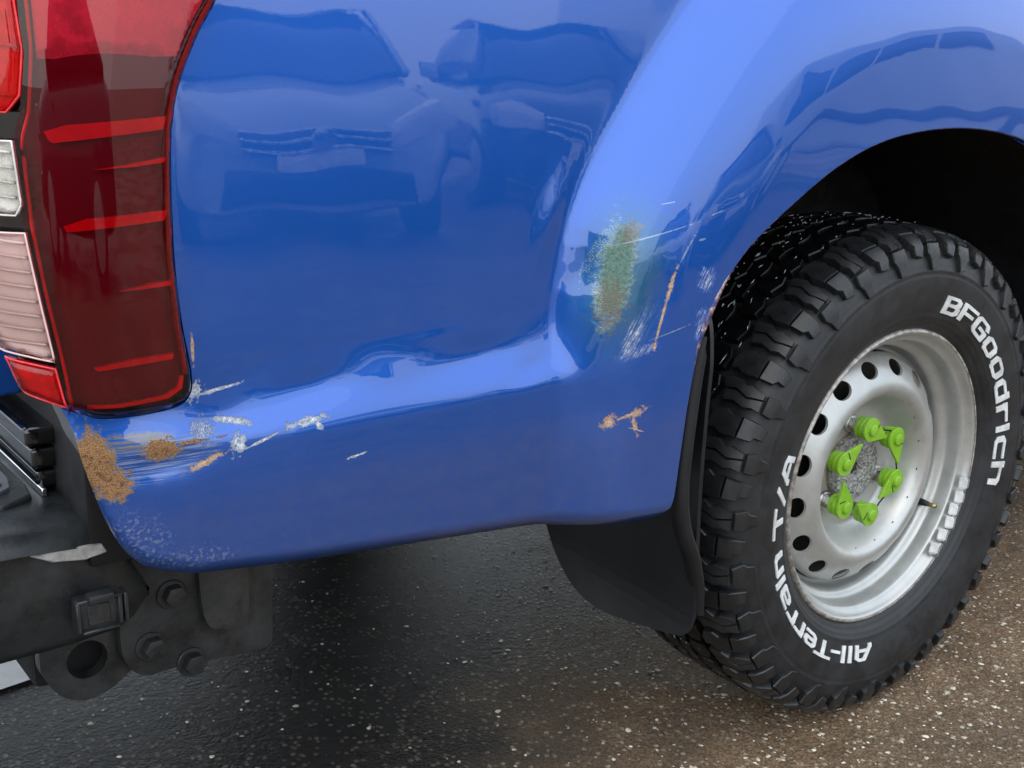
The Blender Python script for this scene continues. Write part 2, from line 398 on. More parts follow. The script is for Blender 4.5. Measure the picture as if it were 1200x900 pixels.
        pale = mul(mx(blob(-.562, .690, .020, .034, -20, .8, n1, .6), blob(-.565, .745, .030, .016, 10, .8, n1, .6)), t.ramp(streak2, .47, .62))
        col = t.mix(mul(pale, .22), col, (.20, .34, .50))
        wh = mul(mx(blob(-.582, .668, .008, .024, -32, 1.2, n1, .5), blob(-.571, .651, .018, .005, 12, 1.2, None, .3), stroke(-.588, .660, -.575, .648, .006, 1.2, None, .2), stroke(-.584, .650, -.560, .655, .003, 1.0, None, .2),
                    blob(-.484, .722, .012, .012, 0, 2.0, n1, .5), blob(-.489, .672, .008, .016, 0, 1.8, n1, .5)), t.ramp(streak2, .46, .60))
        ln = mx(stroke(-.600, .768, -.512, .786, .0014), stroke(-.56, .662, -.505, .675, .0012), stroke(-.502, .777, -.529, .739, .0022, 1.6),
                stroke(-.50, .768, -.487, .770, .0020), stroke(-.480, .795, -.462, .800, .0014), stroke(-.47, .70, -.452, .706, .0016), stroke(-.545, .81, -.53, .812, .0012))
        col = t.mix(mul(ln, .6), col, (.42, .54, .68))
        chipm = wh; col = t.mix(mul(wh, .9), col, primer)
        tn = mx(stroke(-.5300, .738, -.5420, .702, .0056, 1.2, None, .2), stroke(-.5405, .706, -.5550, .656, .0036, 1.1, None, .2), stroke(-.5545, .660, -.5560, .648, .0045, 1.1, None, .2),
                blob(-.598, .5715, .0090, .0062, 30, 1.5, None, .15), stroke(-.600, .571, -.557, .583, .0034, 1.4, None, .2), blob(-.566, .580, .010, .0042, 20, 1.6, None, .15), stroke(-.572, .574, -.566, .556, .0066, 1.6, None, .2),
                stroke(-.575, .563, -.556, .556, .0020, 1.2, None, .2))
        col = t.mix(tn, col, tan)
    bare = mx(rust, chipm, tn, core, sc_, mul(scr, .5))
    keep = t.math('SUBTRACT', 1.0, bare, clamp=True)
    hgt = t.math('ADD', mul(t.math('SUBTRACT', 1.0, mx(chipm, tn)), .5), mul(mx(rust, core), mul(n3, 1.6)))
    finish(color=tone_specks(col), rough=t.mixf(bare, rough, .75), metal=mul(keep, metal), coat=keep, coat_rough=t.math('ADD', .004, low_tone_r), normal=t.bump(hgt, .9, .0009), coat_normal=orange)
paint_material('blue_paint', None); paint_material('blue_paint_plain', None)
paint_material('blue_paint_rear', 'rear'); paint_material('blue_paint_flare', 'flare')

# ------------------------------------------------------------------ ground
def ground_material():
    t = NT('wet_asphalt'); v = t.obj()
    big = t.noise(v, 1.3, 4, .6); mid = t.noise(v, 9, 5, .65)
    vor = t.n('TexVoronoi', feature='F1'); t.set(vor.inputs['Vector'], v); vor.inputs['Scale'].default_value = 110; vor.inputs['Randomness'].default_value = 1
    vor2 = t.n('TexVoronoi', feature='F1'); t.set(vor2.inputs['Vector'], v); vor2.inputs['Scale'].default_value = 260
    rnd = t.n('SeparateColor'); t.set(rnd.inputs[0], vor.outputs['Color'])
    col = t.mix(t.ramp(mid, .3, .7), (.19, .120, .070), (.34, .230, .138))
    col = t.mix(t.math('MULTIPLY', t.ramp(big, .40, .65), .6), col, (.17, .130, .090))
    sx = t.n('SeparateXYZ'); t.set(sx.inputs[0], v)
    unshaded = t.ramp(t.math('ADD', t.math('SUBTRACT', sx.outputs[0], sx.outputs[1]), t.math('MULTIPLY_ADD', t.noise(v, 2.2, 5, .65), 1.4, -.7)), -.95, -.20)  # mask for the shade painted under the truck: near-black there, brown outside
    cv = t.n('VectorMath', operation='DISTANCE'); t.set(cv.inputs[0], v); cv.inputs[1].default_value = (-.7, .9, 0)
    unshaded = t.math('MAXIMUM', unshaded, t.ramp(t.math('ADD', cv.outputs['Value'], mid), 1.9, 2.9))
    col = t.mix(unshaded, t.mix(t.ramp(mid, .3, .7), (.007, .007, .008), (.018, .0175, .017)), col)
    stone = t.math('MULTIPLY', t.ramp(vor.outputs['Distance'], .50, .30), t.ramp(rnd.outputs[0], .62, .66))
    col = t.mix(t.math('MULTIPLY', stone, t.mixf(unshaded, .25, .85)), col, t.mix(rnd.outputs[1], (.26, .21, .15), (.62, .54, .42)))
    dark = t.math('MULTIPLY', t.ramp(vor2.outputs['Distance'], .3, .7), .5); col = t.mix(dark, col, (.020, .017, .014))
    h = t.math('ADD', t.math('MULTIPLY', t.math('SUBTRACT', 1.0, vor.outputs['Distance']), t.mixf(unshaded, .42, .7)), t.math('MULTIPLY', t.math('SUBTRACT', 1.0, vor2.outputs['Distance']), .45))
    h = t.math('ADD', h, t.math('MULTIPLY', t.noise(v, 600, 4, .7), .5))
    wet = t.ramp(t.math('ADD', t.math('MULTIPLY', big, .6), t.math('MULTIPLY', mid, .4)), .42, .60)
    t.p(color=col, rough=t.mixf(unshaded, .27, t.ramp(wet, 0, 1, .34, .58)), spec=t.mixf(unshaded, .26, .07), normal=t.bump(t.math('MULTIPLY', h, t.mixf(unshaded, .42, 1.0)), 1.0, .0030))
    MAT['wet_asphalt'] = t.m
ground_material()
g = 300
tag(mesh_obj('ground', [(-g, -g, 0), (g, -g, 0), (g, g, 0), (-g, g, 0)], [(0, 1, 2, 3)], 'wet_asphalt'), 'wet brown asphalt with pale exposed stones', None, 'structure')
worn('road_paint', (.78, .79, .79), .5, var=.08, scale=12, bump=.4, bscale=200, dust=(.35, .33, .3), dust_amt=.35)

def stones():
    n = 17000; V = []; F = []; C = []
    while len(V) < n*7:
        x = random.uniform(-1.5, 2.2); y = random.uniform(-.75, 1.7)
        if math.sin(x*5.1+1)*math.sin(y*4.3+.5)+random.uniform(-1.3, 1.3) < -.35: continue
        if random.random() > .08+.95*min(1, max(0, (x-y+1.0)/.8)): continue
        r = random.choice((.0022, .0032, .0042, .0056, .0076))*random.uniform(.8, 1.25)
        a0 = random.uniform(0, 6.28); st = random.uniform(.55, 1.0); ca, sa = math.cos(a0), math.sin(a0)
        hh = random.uniform(.0004, .0016); b = len(V); tx, ty = random.uniform(-.25, .25), random.uniform(-.25, .25)
        for k in range(6):
            a = k*math.pi/3+random.uniform(-.3, .3); q = r*random.uniform(.75, 1.2); px, py = q*math.cos(a), q*st*math.sin(a)
            V.append((x+px*ca-py*sa, y+px*sa+py*ca, -.001 if k % 2 else -.0006))
        V.append((x+tx*r, y+ty*r, hh))
        for k in range(6): F.append((b+k, b+(k+1) % 6, b+6))
        tone = random.random()**1.4
        c = (.46+.42*tone, .42+.39*tone, .34+.34*tone) if random.random() < .85 else (.08, .078, .075)
        C += [c]*7
    o = mesh_obj('aggregate_stones', V, F, None)
    ca_ = o.data.color_attributes.new('stone_colour', 'FLOAT_COLOR', 'POINT')
    ca_.data.foreach_set('color', np.concatenate([np.array(C), np.ones((len(C), 1))], 1).astype(np.float32).ravel())
    t = NT('pale_stone'); at = t.n('Attribute', attribute_name='stone_colour')
    nn = t.noise(t.obj(), 500, 4, .6)
    t.p(color=t.mix(t.math('MULTIPLY', t.ramp(nn, .45, .75), .6), at.outputs['Color'], (.16, .13, .09)), rough=.32, normal=t.bump(nn, .4, .0006))
    o.data.materials.append(t.m)
    tag(o, 'pale tan stones exposed in the wet asphalt', None, 'stuff')
stones()

# ------------------------------------------------------------------ the truck
truck = empty('pickup_truck')
tag(truck, 'blue pickup truck, its rear corner scraped, dented and rusty above a white-lettered tyre', 'pickup truck')

# bed side skin
def outline_panel():
    gap = [(x+.0030, z-.0005) for x, z in LIGHT_EDGE[:11]]+[(-1.0625, .6685), (-1.080, .6590), (-1.134, .6570), (-1.156, .6630), (-1.172, .6685)]
    le = spline(gap, .004)
    corner = spline([(-1.172, .6685), (-1.163, .650), (-1.158, .626), (-1.152, .598), (-1.142, .560), (-1.127, .530), (-1.106, .511), (-1.062, .495), (-.985, .484), (-.80, .463), (-.665, .4485), (-.545, .438), (-.520, .441)], .004)
    up = [(.48, .46), (.50, .445), (.80, .445), (.80, 1.30), (-.99, 1.30), (-1.10, 1.30), (-1.10, 1.235), (-1.0, 1.222), tuple(le[0])]
    s = straight(up, .006)
    return np.vstack([le[:-1], corner[:-1], [(-.520, .441)], ARCH, s[1:-1]])
PO = outline_panel()
pv, pf = fill(PO, .006)
P3 = body_p(pv[:, 0], pv[:, 1]); PN = body_n(pv[:, 0], pv[:, 1])
panel = mesh_obj('bed_side_panel', P3, pf, 'blue_paint', truck, True, pv, PN)
for nm in ('blue_paint_rear', 'blue_paint_flare'): panel.data.materials.append(MAT[nm])
fc = pv[pf].mean(1); zi = np.zeros(len(pf), np.int32)
zi[(fc[:, 0] < -.88) & (fc[:, 1] < .735)] = 1; zi[(fc[:, 0] > -.66) & (fc[:, 0] < -.43) & (fc[:, 1] > .53) & (fc[:, 1] < .84)] = 2
panel.data.polygons.foreach_set('material_index', zi)
tag(panel, 'scraped blue bed side with rust, chips and a stained dent')
# its folded edge
en = body_n(PO[:, 0], PO[:, 1]); e0 = body_p(PO[:, 0], PO[:, 1]); n_ = len(PO)
e1 = e0-en*.0012; cen = np.roll(PO, -1, 0)-np.roll(PO, 1, 0); cen /= np.linalg.norm(cen, axis=1)[:, None]+1e-9
EV = np.vstack([e0, e0-en*.016]); EF = [(i, (i+1) % n_, n_+(i+1) % n_, n_+i) for i in range(n_)]
mesh_obj('folded_edge', EV, EF, 'blue_paint_plain', panel, False)
# hem of the wheel arch: rounded lip with bare metal
def hem():
    A = ARCH[4:]; c = body_p(A[:, 0], A[:, 1], -.002)
    t = NT('lip_metal'); v = t.obj(); n1 = t.noise(v, 70, 6, .7); sx = t.n('SeparateXYZ'); t.set(sx.inputs[0], v)
    wear = t.math('MULTIPLY', t.ramp(n1, .42, .62), t.math('MAXIMUM', t.math('MULTIPLY', t.ramp(sx.outputs[2], .60, .66), t.ramp(sx.outputs[0], -.20, -.44)), .18))
    t.p(color=t.mix(wear, (.010, .03, .14), t.mix(t.ramp(n1, .5, .65), (.34, .19, .12), (.50, .42, .35))), rough=.5, metal=.2, normal=t.bump(n1, .4, .001))
    MAT['lip_metal'] = t.m
    r = [.0018+.0026*math.exp(-((a[0]+.462)/.03)**2-((a[1]-.68)/.05)**2) for a in A]
    tube('arch_lip', [tuple(p) for p in c], r, 'lip_metal', panel, 8)
hem()
# stiff return flange behind the rear corner
cz = np.linspace(.52, .672, 24)
uc = np.interp(cz, [.52, .530, .560, .598, .626, .650, .6725], [-1.117, -1.127, -1.142, -1.152, -1.158, -1.163, -1.172])
a_ = plan(uc, cz, body_h(uc, cz)-.004); V = []; F = []
for i in range(24):
    p = a_[i]; f_ = float(sstep((cz[i]-.60)/.05)); V += [p, p+np.array([-.004*f_+.010*(1-f_), .012+.010*f_, 0]), p+np.array([.01, .030+.025*f_, .004])]
for i in range(23):
    for k in range(2): F.append((i*3+k, i*3+k+1, i*3+4+k, i*3+3+k))
mesh_obj('corner_flange', V, F, 'grey_undercoat', truck, True)

# ------------------------------------------------------------------ tail light
def lens_mat(name, tint, gloss_r=.005, ior=1.5):
    t = NT(name); t.t.nodes.remove(t.b)
    tr = t.n('BsdfTransparent'); t.set(tr.inputs[0], tint)
    gl = t.n('BsdfGlossy'); gl.inputs['Roughness'].default_value = gloss_r; gl.inputs['Color'].default_value = (1, 1, 1, 1)
    fr = t.n('Fresnel'); fr.inputs['IOR'].default_value = ior
    mxs = t.n('MixShader'); t.set(mxs.inputs[0], fr.outputs[0]); t.set(mxs.inputs[1], tr.outputs[0]); t.set(mxs.inputs[2], gl.outputs[0])
    t.t.links.new(mxs.outputs[0], t.o.inputs[0]); MAT[name] = t.m
lens_mat('smoked_red_lens', (.80, .13, .21), ior=1.52); lens_mat('clear_lens', (.88, .88, .86)); lens_mat('red_lens', (.88, .22, .22))
_t = NT('light_liner'); _t.p(color=(.17, .035, .095), rough=.45, spec=.3); MAT['light_liner'] = _t.m
_t = NT('pink_bowl'); _t.p(color=(.86, .62, .60), rough=.3, metal=.15); MAT['pink_bowl'] = _t.m
worn('red_reflector', (1.0, .06, .10), .25, var=.1, scale=60, coat=.5)
worn('red_bowl', (.80, .05, .06), .25, metal=.0, var=.2, scale=80)
worn('silver_bowl', (.86, .84, .80), .25, metal=.25, var=.15, scale=60, bump=.05)

light = empty('tail_light', truck, (0, 0, 0)); tag(light, 'smoked red wrap-around tail light with bright red bars')
LO = np.vstack([spline([(x+.0008, z) for x, z in LIGHT_EDGE]+[(-1.207, .713), (-1.221, .74), (-1.262, .85), (-1.30, 1.0), (-1.33, 1.2)], .004), straight([(-1.33, 1.2), (-1.30, 1.218), (-.98, 1.218)], .006)[1:]])
def light_h(u, z, C=LO, top=.016, edge=-.008, wd=.011):
    Q = np.stack([u, z], -1); d = seg_dist(Q, C, True)
    h = edge+(top-edge)*np.sqrt(np.clip(1-np.clip(1-d/wd, 0, 1)**2, 0, 1))
    return h - np.where(z > .7, (z-.7)*math.tan(rad(1.2)), 0)*.9 + .004*np.clip((z-.66)/.1, 0, 1)
def patch(name, outline, hf, mat, parent, step=.004, thick=0.0, holes=()):
    v, f = fill(outline, step, holes); p = plan(v[:, 0], v[:, 1], hf(v[:, 0], v[:, 1]))
    if thick:
        q = plan(v[:, 0], v[:, 1], hf(v[:, 0], v[:, 1])-thick); n = len(v)
        ed = {}
        for t3 in f:
            for a, b in ((t3[0], t3[1]), (t3[1], t3[2]), (t3[2], t3[0])): ed[(a, b)] = 1
        side = [(a, a+n, b+n, b) for (a, b) in ed if (b, a) not in ed]
        F = [tuple(x) for x in f]+[tuple(x[::-1]+n) for x in f]+side
        return mesh_obj(name, np.vstack([p, q]), F, mat, parent, False)
    return mesh_obj(name, p, f, mat, parent, True)
patch('housing', np.vstack([LO[:, :]+np.array([0.006, 0])]), lambda u, z: light_h(u, z, top=-.030, edge=-.030), 'housing_black', light, .012)
CORN = lambda z: np.interp(z, [.66, .712, .770, .823, .891, .914, .96, 1.0, 1.22], [-1.164, -1.169, -1.177, -1.183, -1.186, -1.179, -1.174, -1.175, -1.19])
SIDE_Z = LO[:, 0] > CORN(LO[:, 1])
zc_ = np.linspace(.664, 1.216, 140); side_o = np.vstack([LO[(LO[:, 0] > CORN(LO[:, 1])) & (np.arange(len(LO)) < 260)], np.stack([CORN(zc_), zc_], -1)])
patch('outer_lens', side_o, light_h, 'smoked_red_lens', light, .0035)
rear_o = np.vstack([LO[(LO[:, 0] <= CORN(LO[:, 1]))], np.stack([CORN(zc_), zc_], -1)[::-1]])
patch('rear_bezel', rear_o, lambda u, z: light_h(u, z, top=.0035), 'black_gloss', light, .004)
zl = np.linspace(.6645, 1.21, 60)
rightb = np.interp(zl, [q[1] for q in LIGHT_EDGE[::-1][4:]], [q[0] for q in LIGHT_EDGE[::-1][4:]])-.0015
liner = np.vstack([np.stack([rightb, zl], -1)[::-1], np.stack([CORN(zl), zl], -1)])
patch('side_liner', liner, lambda u, z: light_h(u, z, top=-.003, edge=-.012, wd=.012), 'light_liner', light, .005)
def quad(pts, step=.004): return straight(list(pts)+[pts[0]], step)[:-1]
zu = np.linspace(.958, 1.205, 30); rbu = np.interp(zu, [q[1] for q in LIGHT_EDGE[::-1][4:]], [q[0] for q in LIGHT_EDGE[::-1][4:]])-.010
patch('painted_sky_sheen', np.vstack([np.stack([rbu, zu], -1)[::-1], np.stack([CORN(zu)+.006, zu-.004], -1)]), lambda u, z: light_h(u, z, top=.001, edge=-.004, wd=.02), 'silver_bowl', light, .006)  # pale patch put in as the sky's reflection in the upper lens
bars = [[(-1.166, .899), (-1.150, .904), (-1.073, .9105), (-1.076, .900), (-1.160, .890), (-1.163, .892)],
        [(-1.133, .8685), (-1.090, .8750), (-1.075, .8775), (-1.076, .8735), (-1.100, .8705)],
        [(-1.157, .824), (-1.140, .8295), (-1.076, .8340), (-1.080, .8255), (-1.148, .8195), (-1.155, .8195)],
        [(-1.119, .7685), (-1.095, .7730), (-1.076, .7745), (-1.077, .7705), (-1.100, .7690)],
        [(-1.143, .7045), (-1.110, .7095), (-1.078, .7105), (-1.079, .7060), (-1.115, .7035), (-1.140, .7015)],
        [(-1.173, .955), (-1.15, .962), (-1.06, .968), (-1.063, .963), (-1.15, .956)], [(-1.166, 1.06), (-1.05, 1.07), (-1.05, 1.06), (-1.16, 1.05)], [(-1.15, 1.13), (-1.03, 1.137), (-1.032, 1.131)]]
for k, b in enumerate(bars):
    if k in (5,): continue
    patch('reflector_bar', quad(b, .006), lambda u, z: light_h(u, z, top=.0065, edge=0, wd=.004), 'red_reflector', light, .006, .006)
glow = [(-1.150, .6695), (-1.125, .6685), (-1.085, .6715), (-1.073, .6790), (-1.071, .690), (-1.0745, .690), (-1.077, .681), (-1.088, .6750), (-1.125, .6715), (-1.150, .6725)]
patch('edge_light_guide', quad(glow, .005), lambda u, z: light_h(u, z, top=.009, edge=.004, wd=.004), 'red_reflector', light, .005, .004)
zz = np.linspace(.69, 1.21, 70); rb = np.interp(zz, [q[1] for q in LIGHT_EDGE[::-1][4:]], [q[0] for q in LIGHT_EDGE[::-1][4:]])-.0045
gd = plan(rb, zz, light_h(rb, zz, top=.004, edge=0)); tube('edge_light_guide', [tuple(p) for p in gd], .0022, 'red_bowl', light, 6)
zk = np.linspace(.672, 1.20, 60); kd = plan(CORN(zk)+.004, zk, light_h(CORN(zk)+.004, zk, top=.008, edge=0)); tube('edge_light_guide', [tuple(p) for p in kd], .0016, 'red_reflector', light, 6)
# rear-facing chambers, each a bowl behind its own lens
def chamber(name, pts, bowl, lens, top, ribs=0):
    o = quad(pts, .004); l = patch(name, o, lambda u, z: light_h(u, z, C=o, top=top, edge=.012, wd=.006), lens, light, .003)
    patch('bowl', o*np.array([1, 1]), lambda u, z: light_h(u, z, C=o, top=.008, edge=.0115, wd=.02), bowl, l, .004)
    c = np.array(pts); z0, z1 = c[:, 1].min(), c[:, 1].max()
    for k in range(ribs):
        z = z0+(z1-z0)*(k+.5)/ribs
        us = np.linspace(c[:, 0].min(), c[:, 0].max(), 60); Q = np.stack([us, us*0+z-(us-us.mean())*.12], -1); us = Q[inside(Q, o)]
        if len(us) > 4:
            g_ = plan(us[:, 0], us[:, 1], light_h(us[:, 0], us[:, 1], C=o, top=.013, edge=.013)); tube('rib', [tuple(p) for p in g_[::3]], .0014, bowl, l, 6)
    rim = plan(o[:, 0], o[:, 1], light_h(o[:, 0], o[:, 1], top=.0175, edge=.0)); tube('rim', [tuple(p) for p in rim]+[tuple(rim[0])], .0009, bowl, l, 6)
chamber('brake_lens', [(-1.300, 1.18), (-1.180, 1.18), (-1.177, 1.0), (-1.174, .96), (-1.178, .927), (-1.188, .914), (-1.24, .914), (-1.275, .93)], 'red_bowl', 'red_lens', .022, 7)
chamber('reversing_lens', [(-1.265, .893), (-1.186, .892), (-1.183, .842), (-1.187, .834), (-1.250, .836)], 'silver_bowl', 'clear_lens', .022, 5)
chamber('indicator_lens', [(-1.245, .820), (-1.182, .820), (-1.169, .714), (-1.205, .7235), (-1.222, .750)], 'pink_bowl', 'clear_lens', .021, 9)
chamber('fog_lens', [(-1.203, .717), (-1.169, .708), (-1.164, .673), (-1.196, .688)], 'red_bowl', 'smoked_red_lens', .019, 0)

# ------------------------------------------------------------------ tailgate and rear valance
bm = bmesh.new()
prism(bm, [(.235, .625), (.245, .72), (.285, .83), (.33, 1.0), (.36, 1.24), (1.50, 1.24), (1.55, .625)], 'x', -1.185, -1.14)
gate = bm_obj('tailgate', bm, 'blue_paint_plain', truck, True, .006, 3)
for i, (z0, z1, x0) in enumerate(((.585, .604, -1.158), (.560, .582, -1.152), (.538, .557, -1.148))):
    bm = bmesh.new(); box(bm, x0, x0+.035, .180+.004*i, 1.55, z0, z1)
    v = bm_obj('valance_rail', bm, 'black_gloss', truck, True, .005, 3)
    bm = bmesh.new(); box(bm, x0-.0015, x0+.004, .184, 1.54, z1-.0022, z1+.0008); bm_obj('trim_strip', bm, 'chrome_trim', v, True, .001, 2)
bm = bmesh.new(); box(bm, -1.1885, -1.182, .248, .40, .650, .712); bm_obj('red_reflector', bm, 'red_reflector', gate, True, .002, 2)
bm = bmesh.new(); prism(bm, [(.10, .48), (.60, .48), (.60, .668), (.12, .668), (.10, .60)], 'x', -1.13, -1.08); bm_obj('bed_end', bm, 'housing_black', truck, True, .006, 2)

# ------------------------------------------------------------------ bumper
def bumper():
    root = empty('rear_bumper', truck)
    # side wrap: sections along x, each a rounded closed loop in (y, z)
    V = []; F = []; secs = [(-1.42, .090, .545, .395), (-1.34, .088, .543, .397), (-1.26, .090, .540, .400), (-1.20, .094, .536, .398), (-1.15, .098, .531, .396), (-1.12, .103, .526, .396), (-1.100, .108, .505, .398), (-1.080, .116, .470, .404), (-1.066, .124, .445, .414), (-1.062, .130, .438, .420)]
    m = 0
    for (x, yo, zt, zb) in secs:
        zr = .020 if x < -1.11 else .008
        loop = [(.55, zt), (.30, zt+.004), (yo+.05, zt+.003), (yo+.020, zt), (yo+.006, zt-zr*.35), (yo, zt-zr), (yo-.001, zt-zr-.004), (yo+.007, zt-zr-.007), (yo+.008, zt-zr-.016), (yo+.004, (zt+zb)/2), (yo+.010, zb+.016), (yo+.018, zb+.004), (yo+.034, zb), (.30, zb-.004), (.55, zb-.004)]
        if x > -1.11: loop = [(.55, zt), (.30, zt), (yo+.05, zt), (yo+.030, zt-.002), (yo+.020, zt-.004), (yo+.012, zt-.007), (yo+.010, zt-.010), (yo+.009, zt-.014), (yo+.008, zt-.02), (yo+.004, (zt+zb)/2), (yo+.008, zb+.010), (yo+.014, zb+.003), (yo+.03, zb), (.30, zb), (.55, zb)]
        m = len(loop); V += [(x, y, z) for y, z in loop]
    for i in range(len(secs)-1):
        for k in range(m): F.append((i*m+k, i*m+(k+1) % m, (i+1)*m+(k+1) % m, (i+1)*m+k))
    F.append(tuple(range(m))); F.append(tuple(range((len(secs)-1)*m, len(secs)*m))[::-1])
    me = mesh_obj('bumper_shell', V, F, 'black_plastic', root, True)
    me.data.set_sharp_from_angle(angle=rad(50))
    bm = bmesh.new(); prism(bm, [(-1.42, .150), (-1.19, .150), (-1.160, .168), (-1.156, .20), (-1.160, .55), (-1.42, .55)], 'z', .532, .5425); bm_obj('step_pad', bm, 'black_plastic', root, True, .004, 3)
    bm = bmesh.new(); prism(bm, [(-1.148, .176), (-1.143, .176), (-1.146, .60), (-1.151, .60)], 'z', .534, .5425); bm_obj('trim_strip', bm, 'chrome_trim', root, True, .0008, 1)
    bm = bmesh.new(); prism(bm, [(-1.40, .172), (-1.195, .172), (-1.174, .190), (-1.168, .22), (-1.170, .40), (-1.40, .40)], 'z', .541, .5465); pl = bm_obj('tread_plate', bm, 'grey_undercoat', root, True, .002, 2)
    for i in range(4):
        for j in range(2):
            bm = bmesh.new(); cyl(bm, (-1.186-.024*i, .198+.026*j), .0062, .5455, .5490, 'z', 14, .006); bm_obj('stud', bm, 'black_plastic', root, True)
    # socket on the end face
    so = empty('trailer_socket', root)
    y0 = .092
    bm = bmesh.new(); box(bm, -1.146, -1.110, y0-.003, y0+.02, .424, .455); bm_obj('socket_body', bm, 'black_plastic', so, True, .002, 2)
    bm = bmesh.new(); box(bm, -1.140, -1.118, y0-.0045, y0-.002, .428, .449); bm_obj('socket_door', bm, 'bracket_steel', so, True, .001, 1)
    for args in ((-1.150, -1.106, .453, .457), (-1.146, -1.110, .421, .4245)):
        bm = bmesh.new(); box(bm, args[0], args[1], y0-.008, y0+.01, args[2], args[3]); bm_obj('socket_rail', bm, 'black_plastic', so, True, .001, 1)
    for x in (-1.149, -1.109, -1.103):
        bm = bmesh.new(); box(bm, x-.002, x+.002, y0-.008, y0+.01, .4245, .455); bm_obj('socket_rail', bm, 'black_plastic', so, True, .0008, 1)
    bm = bmesh.new(); box(bm, -1.141, -1.117, y0-.016, y0-.002, .456, .463); bm_obj('socket_hinge', bm, 'black_plastic', so, True, .002, 2)
    # scuffed pale strip under the upper moulding
    bm = bmesh.new(); prism(bm, [(-1.185, .508), (-1.150, .5085), (-1.118, .505), (-1.113, .495), (-1.135, .492), (-1.165, .497)], 'y', .0985, .110); bm_obj('scuffed_strip', bm, 'lead_weight', root, True, .001, 1)
bumper()

# ------------------------------------------------------------------ tow bracket
tow = empty('tow_bracket', truck)
def plate(name, pts, y0, y1, holes=(), bev=.0015):
    o = spline(pts, .006, True); v, f = fill(o, .012, holes); n = len(v); ed = {}
    for a, b, c in f:
        for e in ((a, b), (b, c), (c, a)): ed[e] = 1
    F = [tuple(x) for x in f]+[tuple(x[::-1]+n) for x in f]+[(a, a+n, b+n, b) for (a, b) in ed if (b, a) not in ed]
    V = [(p[0], y0, p[1]) for p in v]+[(p[0], y1, p[1]) for p in v]
    return mesh_obj(name, V, F, 'bracket_steel', tow, False)
def ring(c, r, n=32): return np.array([(c[0]+r*math.cos(2*math.pi*i/n), c[1]+r*math.sin(2*math.pi*i/n)) for i in range(n)])
plate('shackle_tab', [(-1.162, .352), (-1.158, .330), (-1.143, .306), (-1.120, .294), (-1.095, .297), (-1.070, .312), (-1.02, .34), (-1.0, .40), (-1.05, .44), (-1.12, .43), (-1.155, .40)], .188, .204, [ring((-1.114, .340), .0215)])
plate('bracket_plate', [(-1.083, .360), (-1.080, .335), (-1.068, .316), (-1.050, .309), (-1.030, .310), (-.97, .305), (-.918, .302), (-.910, .306), (-.910, .46), (-.95, .47), (-1.04, .47), (-1.070, .44), (-1.080, .40)], .172, .184)
plate('bracket_plate', [(-.995, .37), (-.97, .345), (-.945, .345), (-.942, .36), (-.942, .5), (-.96, .51), (-.995, .50)], .160, .1705)
bm = bmesh.new(); box(bm, -1.16, -1.00, .225, 1.5, .30, .395); bm_obj('cross_tube', bm, 'dark_underbody', tow, True, .01)
for (x, z, y) in ((-1.052, .344, .172), (-1.008, .312, .172), (-1.026, .398, .172)):
    b = empty('bolt', tow)
    bm = bmesh.new(); cyl(bm, (x, z), .0165, y-.004, y+.002, n=28); bm_obj('washer', bm, 'bracket_steel', b, True, .001, 1)
    bm = bmesh.new(); cyl(bm, (x+.001, z+.001), .0125, y-.016, y-.003, n=6); bm_obj('bolt_head', bm, 'bracket_steel', b, True, .0012, 2)
    b.parent = tow
bm = bmesh.new(); box(bm, -.8995, -.8955, .196, .203, .298, .50); bm_obj('edge_plate', bm, 'bracket_steel', tow, True, .0008, 1)

# ------------------------------------------------------------------ underside, far side
bm = bmesh.new(); box(bm, -1.07, -.58, .03, 1.70, .60, .66); box(bm, .58, 1.6, .05, 1.70, .60, .66); box(bm, -.578, .578, .39, 1.40, .602, .658); bm_obj('bed_floor', bm, 'dark_underbody', truck)
for y in (.38, 1.26):
    bm = bmesh.new(); box(bm, -1.12, 1.6, y, y+.09, .44, .58); bm_obj('frame_rail', bm, 'dark_underbody', truck, True, .01)
bm = bmesh.new(); box(bm, -1.15, 1.6, 1.70, 1.80, .43, 1.25); bm_obj('far_bed_side', bm, 'blue_paint_plain', truck, True, .02)
bm = bmesh.new(); cyl(bm, (0, .371), .045, .22, 1.55, n=20); bm_obj('axle', bm, 'dark_underbody', truck, True)
bm = bmesh.new(); box(bm, .75, 1.6, .06, 1.75, .30, .60); bm_obj('fuel_tank', bm, 'dark_underbody', truck, True, .03)

# bed walls and rail, cab: they close the truck above and ahead of the wheel
bm = bmesh.new(); prism(bm, [(-1.06, .6), (-.60, .6), (-.60, .92), (.60, .92), (.60, .6), (.82, .6), (.82, 1.285), (-1.06, 1.285)], 'y', .045, .075); bm_obj('bed_inner_wall', bm, 'dark_underbody', truck)
bm = bmesh.new(); box(bm, -1.08, .80, .012, .10, 1.287, 1.302); bm_obj('bed_rail', bm, 'black_plastic', truck, True, .005)
bm = bmesh.new(); box(bm, -.60, .60, .076, .388, .925, .95); bm_obj('wheel_box', bm, 'dark_underbody', truck)
bm = bmesh.new(); box(bm, -.60, .60, 1.402, 1.695, .80, .86); bm_obj('wheel_box', bm, 'dark_underbody', truck)
bm = bmesh.new(); prism(bm, [(.84, .42), (3.92, .42), (4.0, .75), (3.95, 1.10), (2.75, 1.20), (2.15, 1.74), (1.15, 1.78), (.84, 1.25)], 'y', .01, 1.74); cab = bm_obj('cab', bm, 'blue_paint_plain', truck, True, .05, 3)
bm = bmesh.new(); prism(bm, [(.98, 1.27), (2.58, 1.25), (2.08, 1.66), (1.2, 1.69)], 'y', .002, .02); bm_obj('side_window', bm, 'black_gloss', cab)
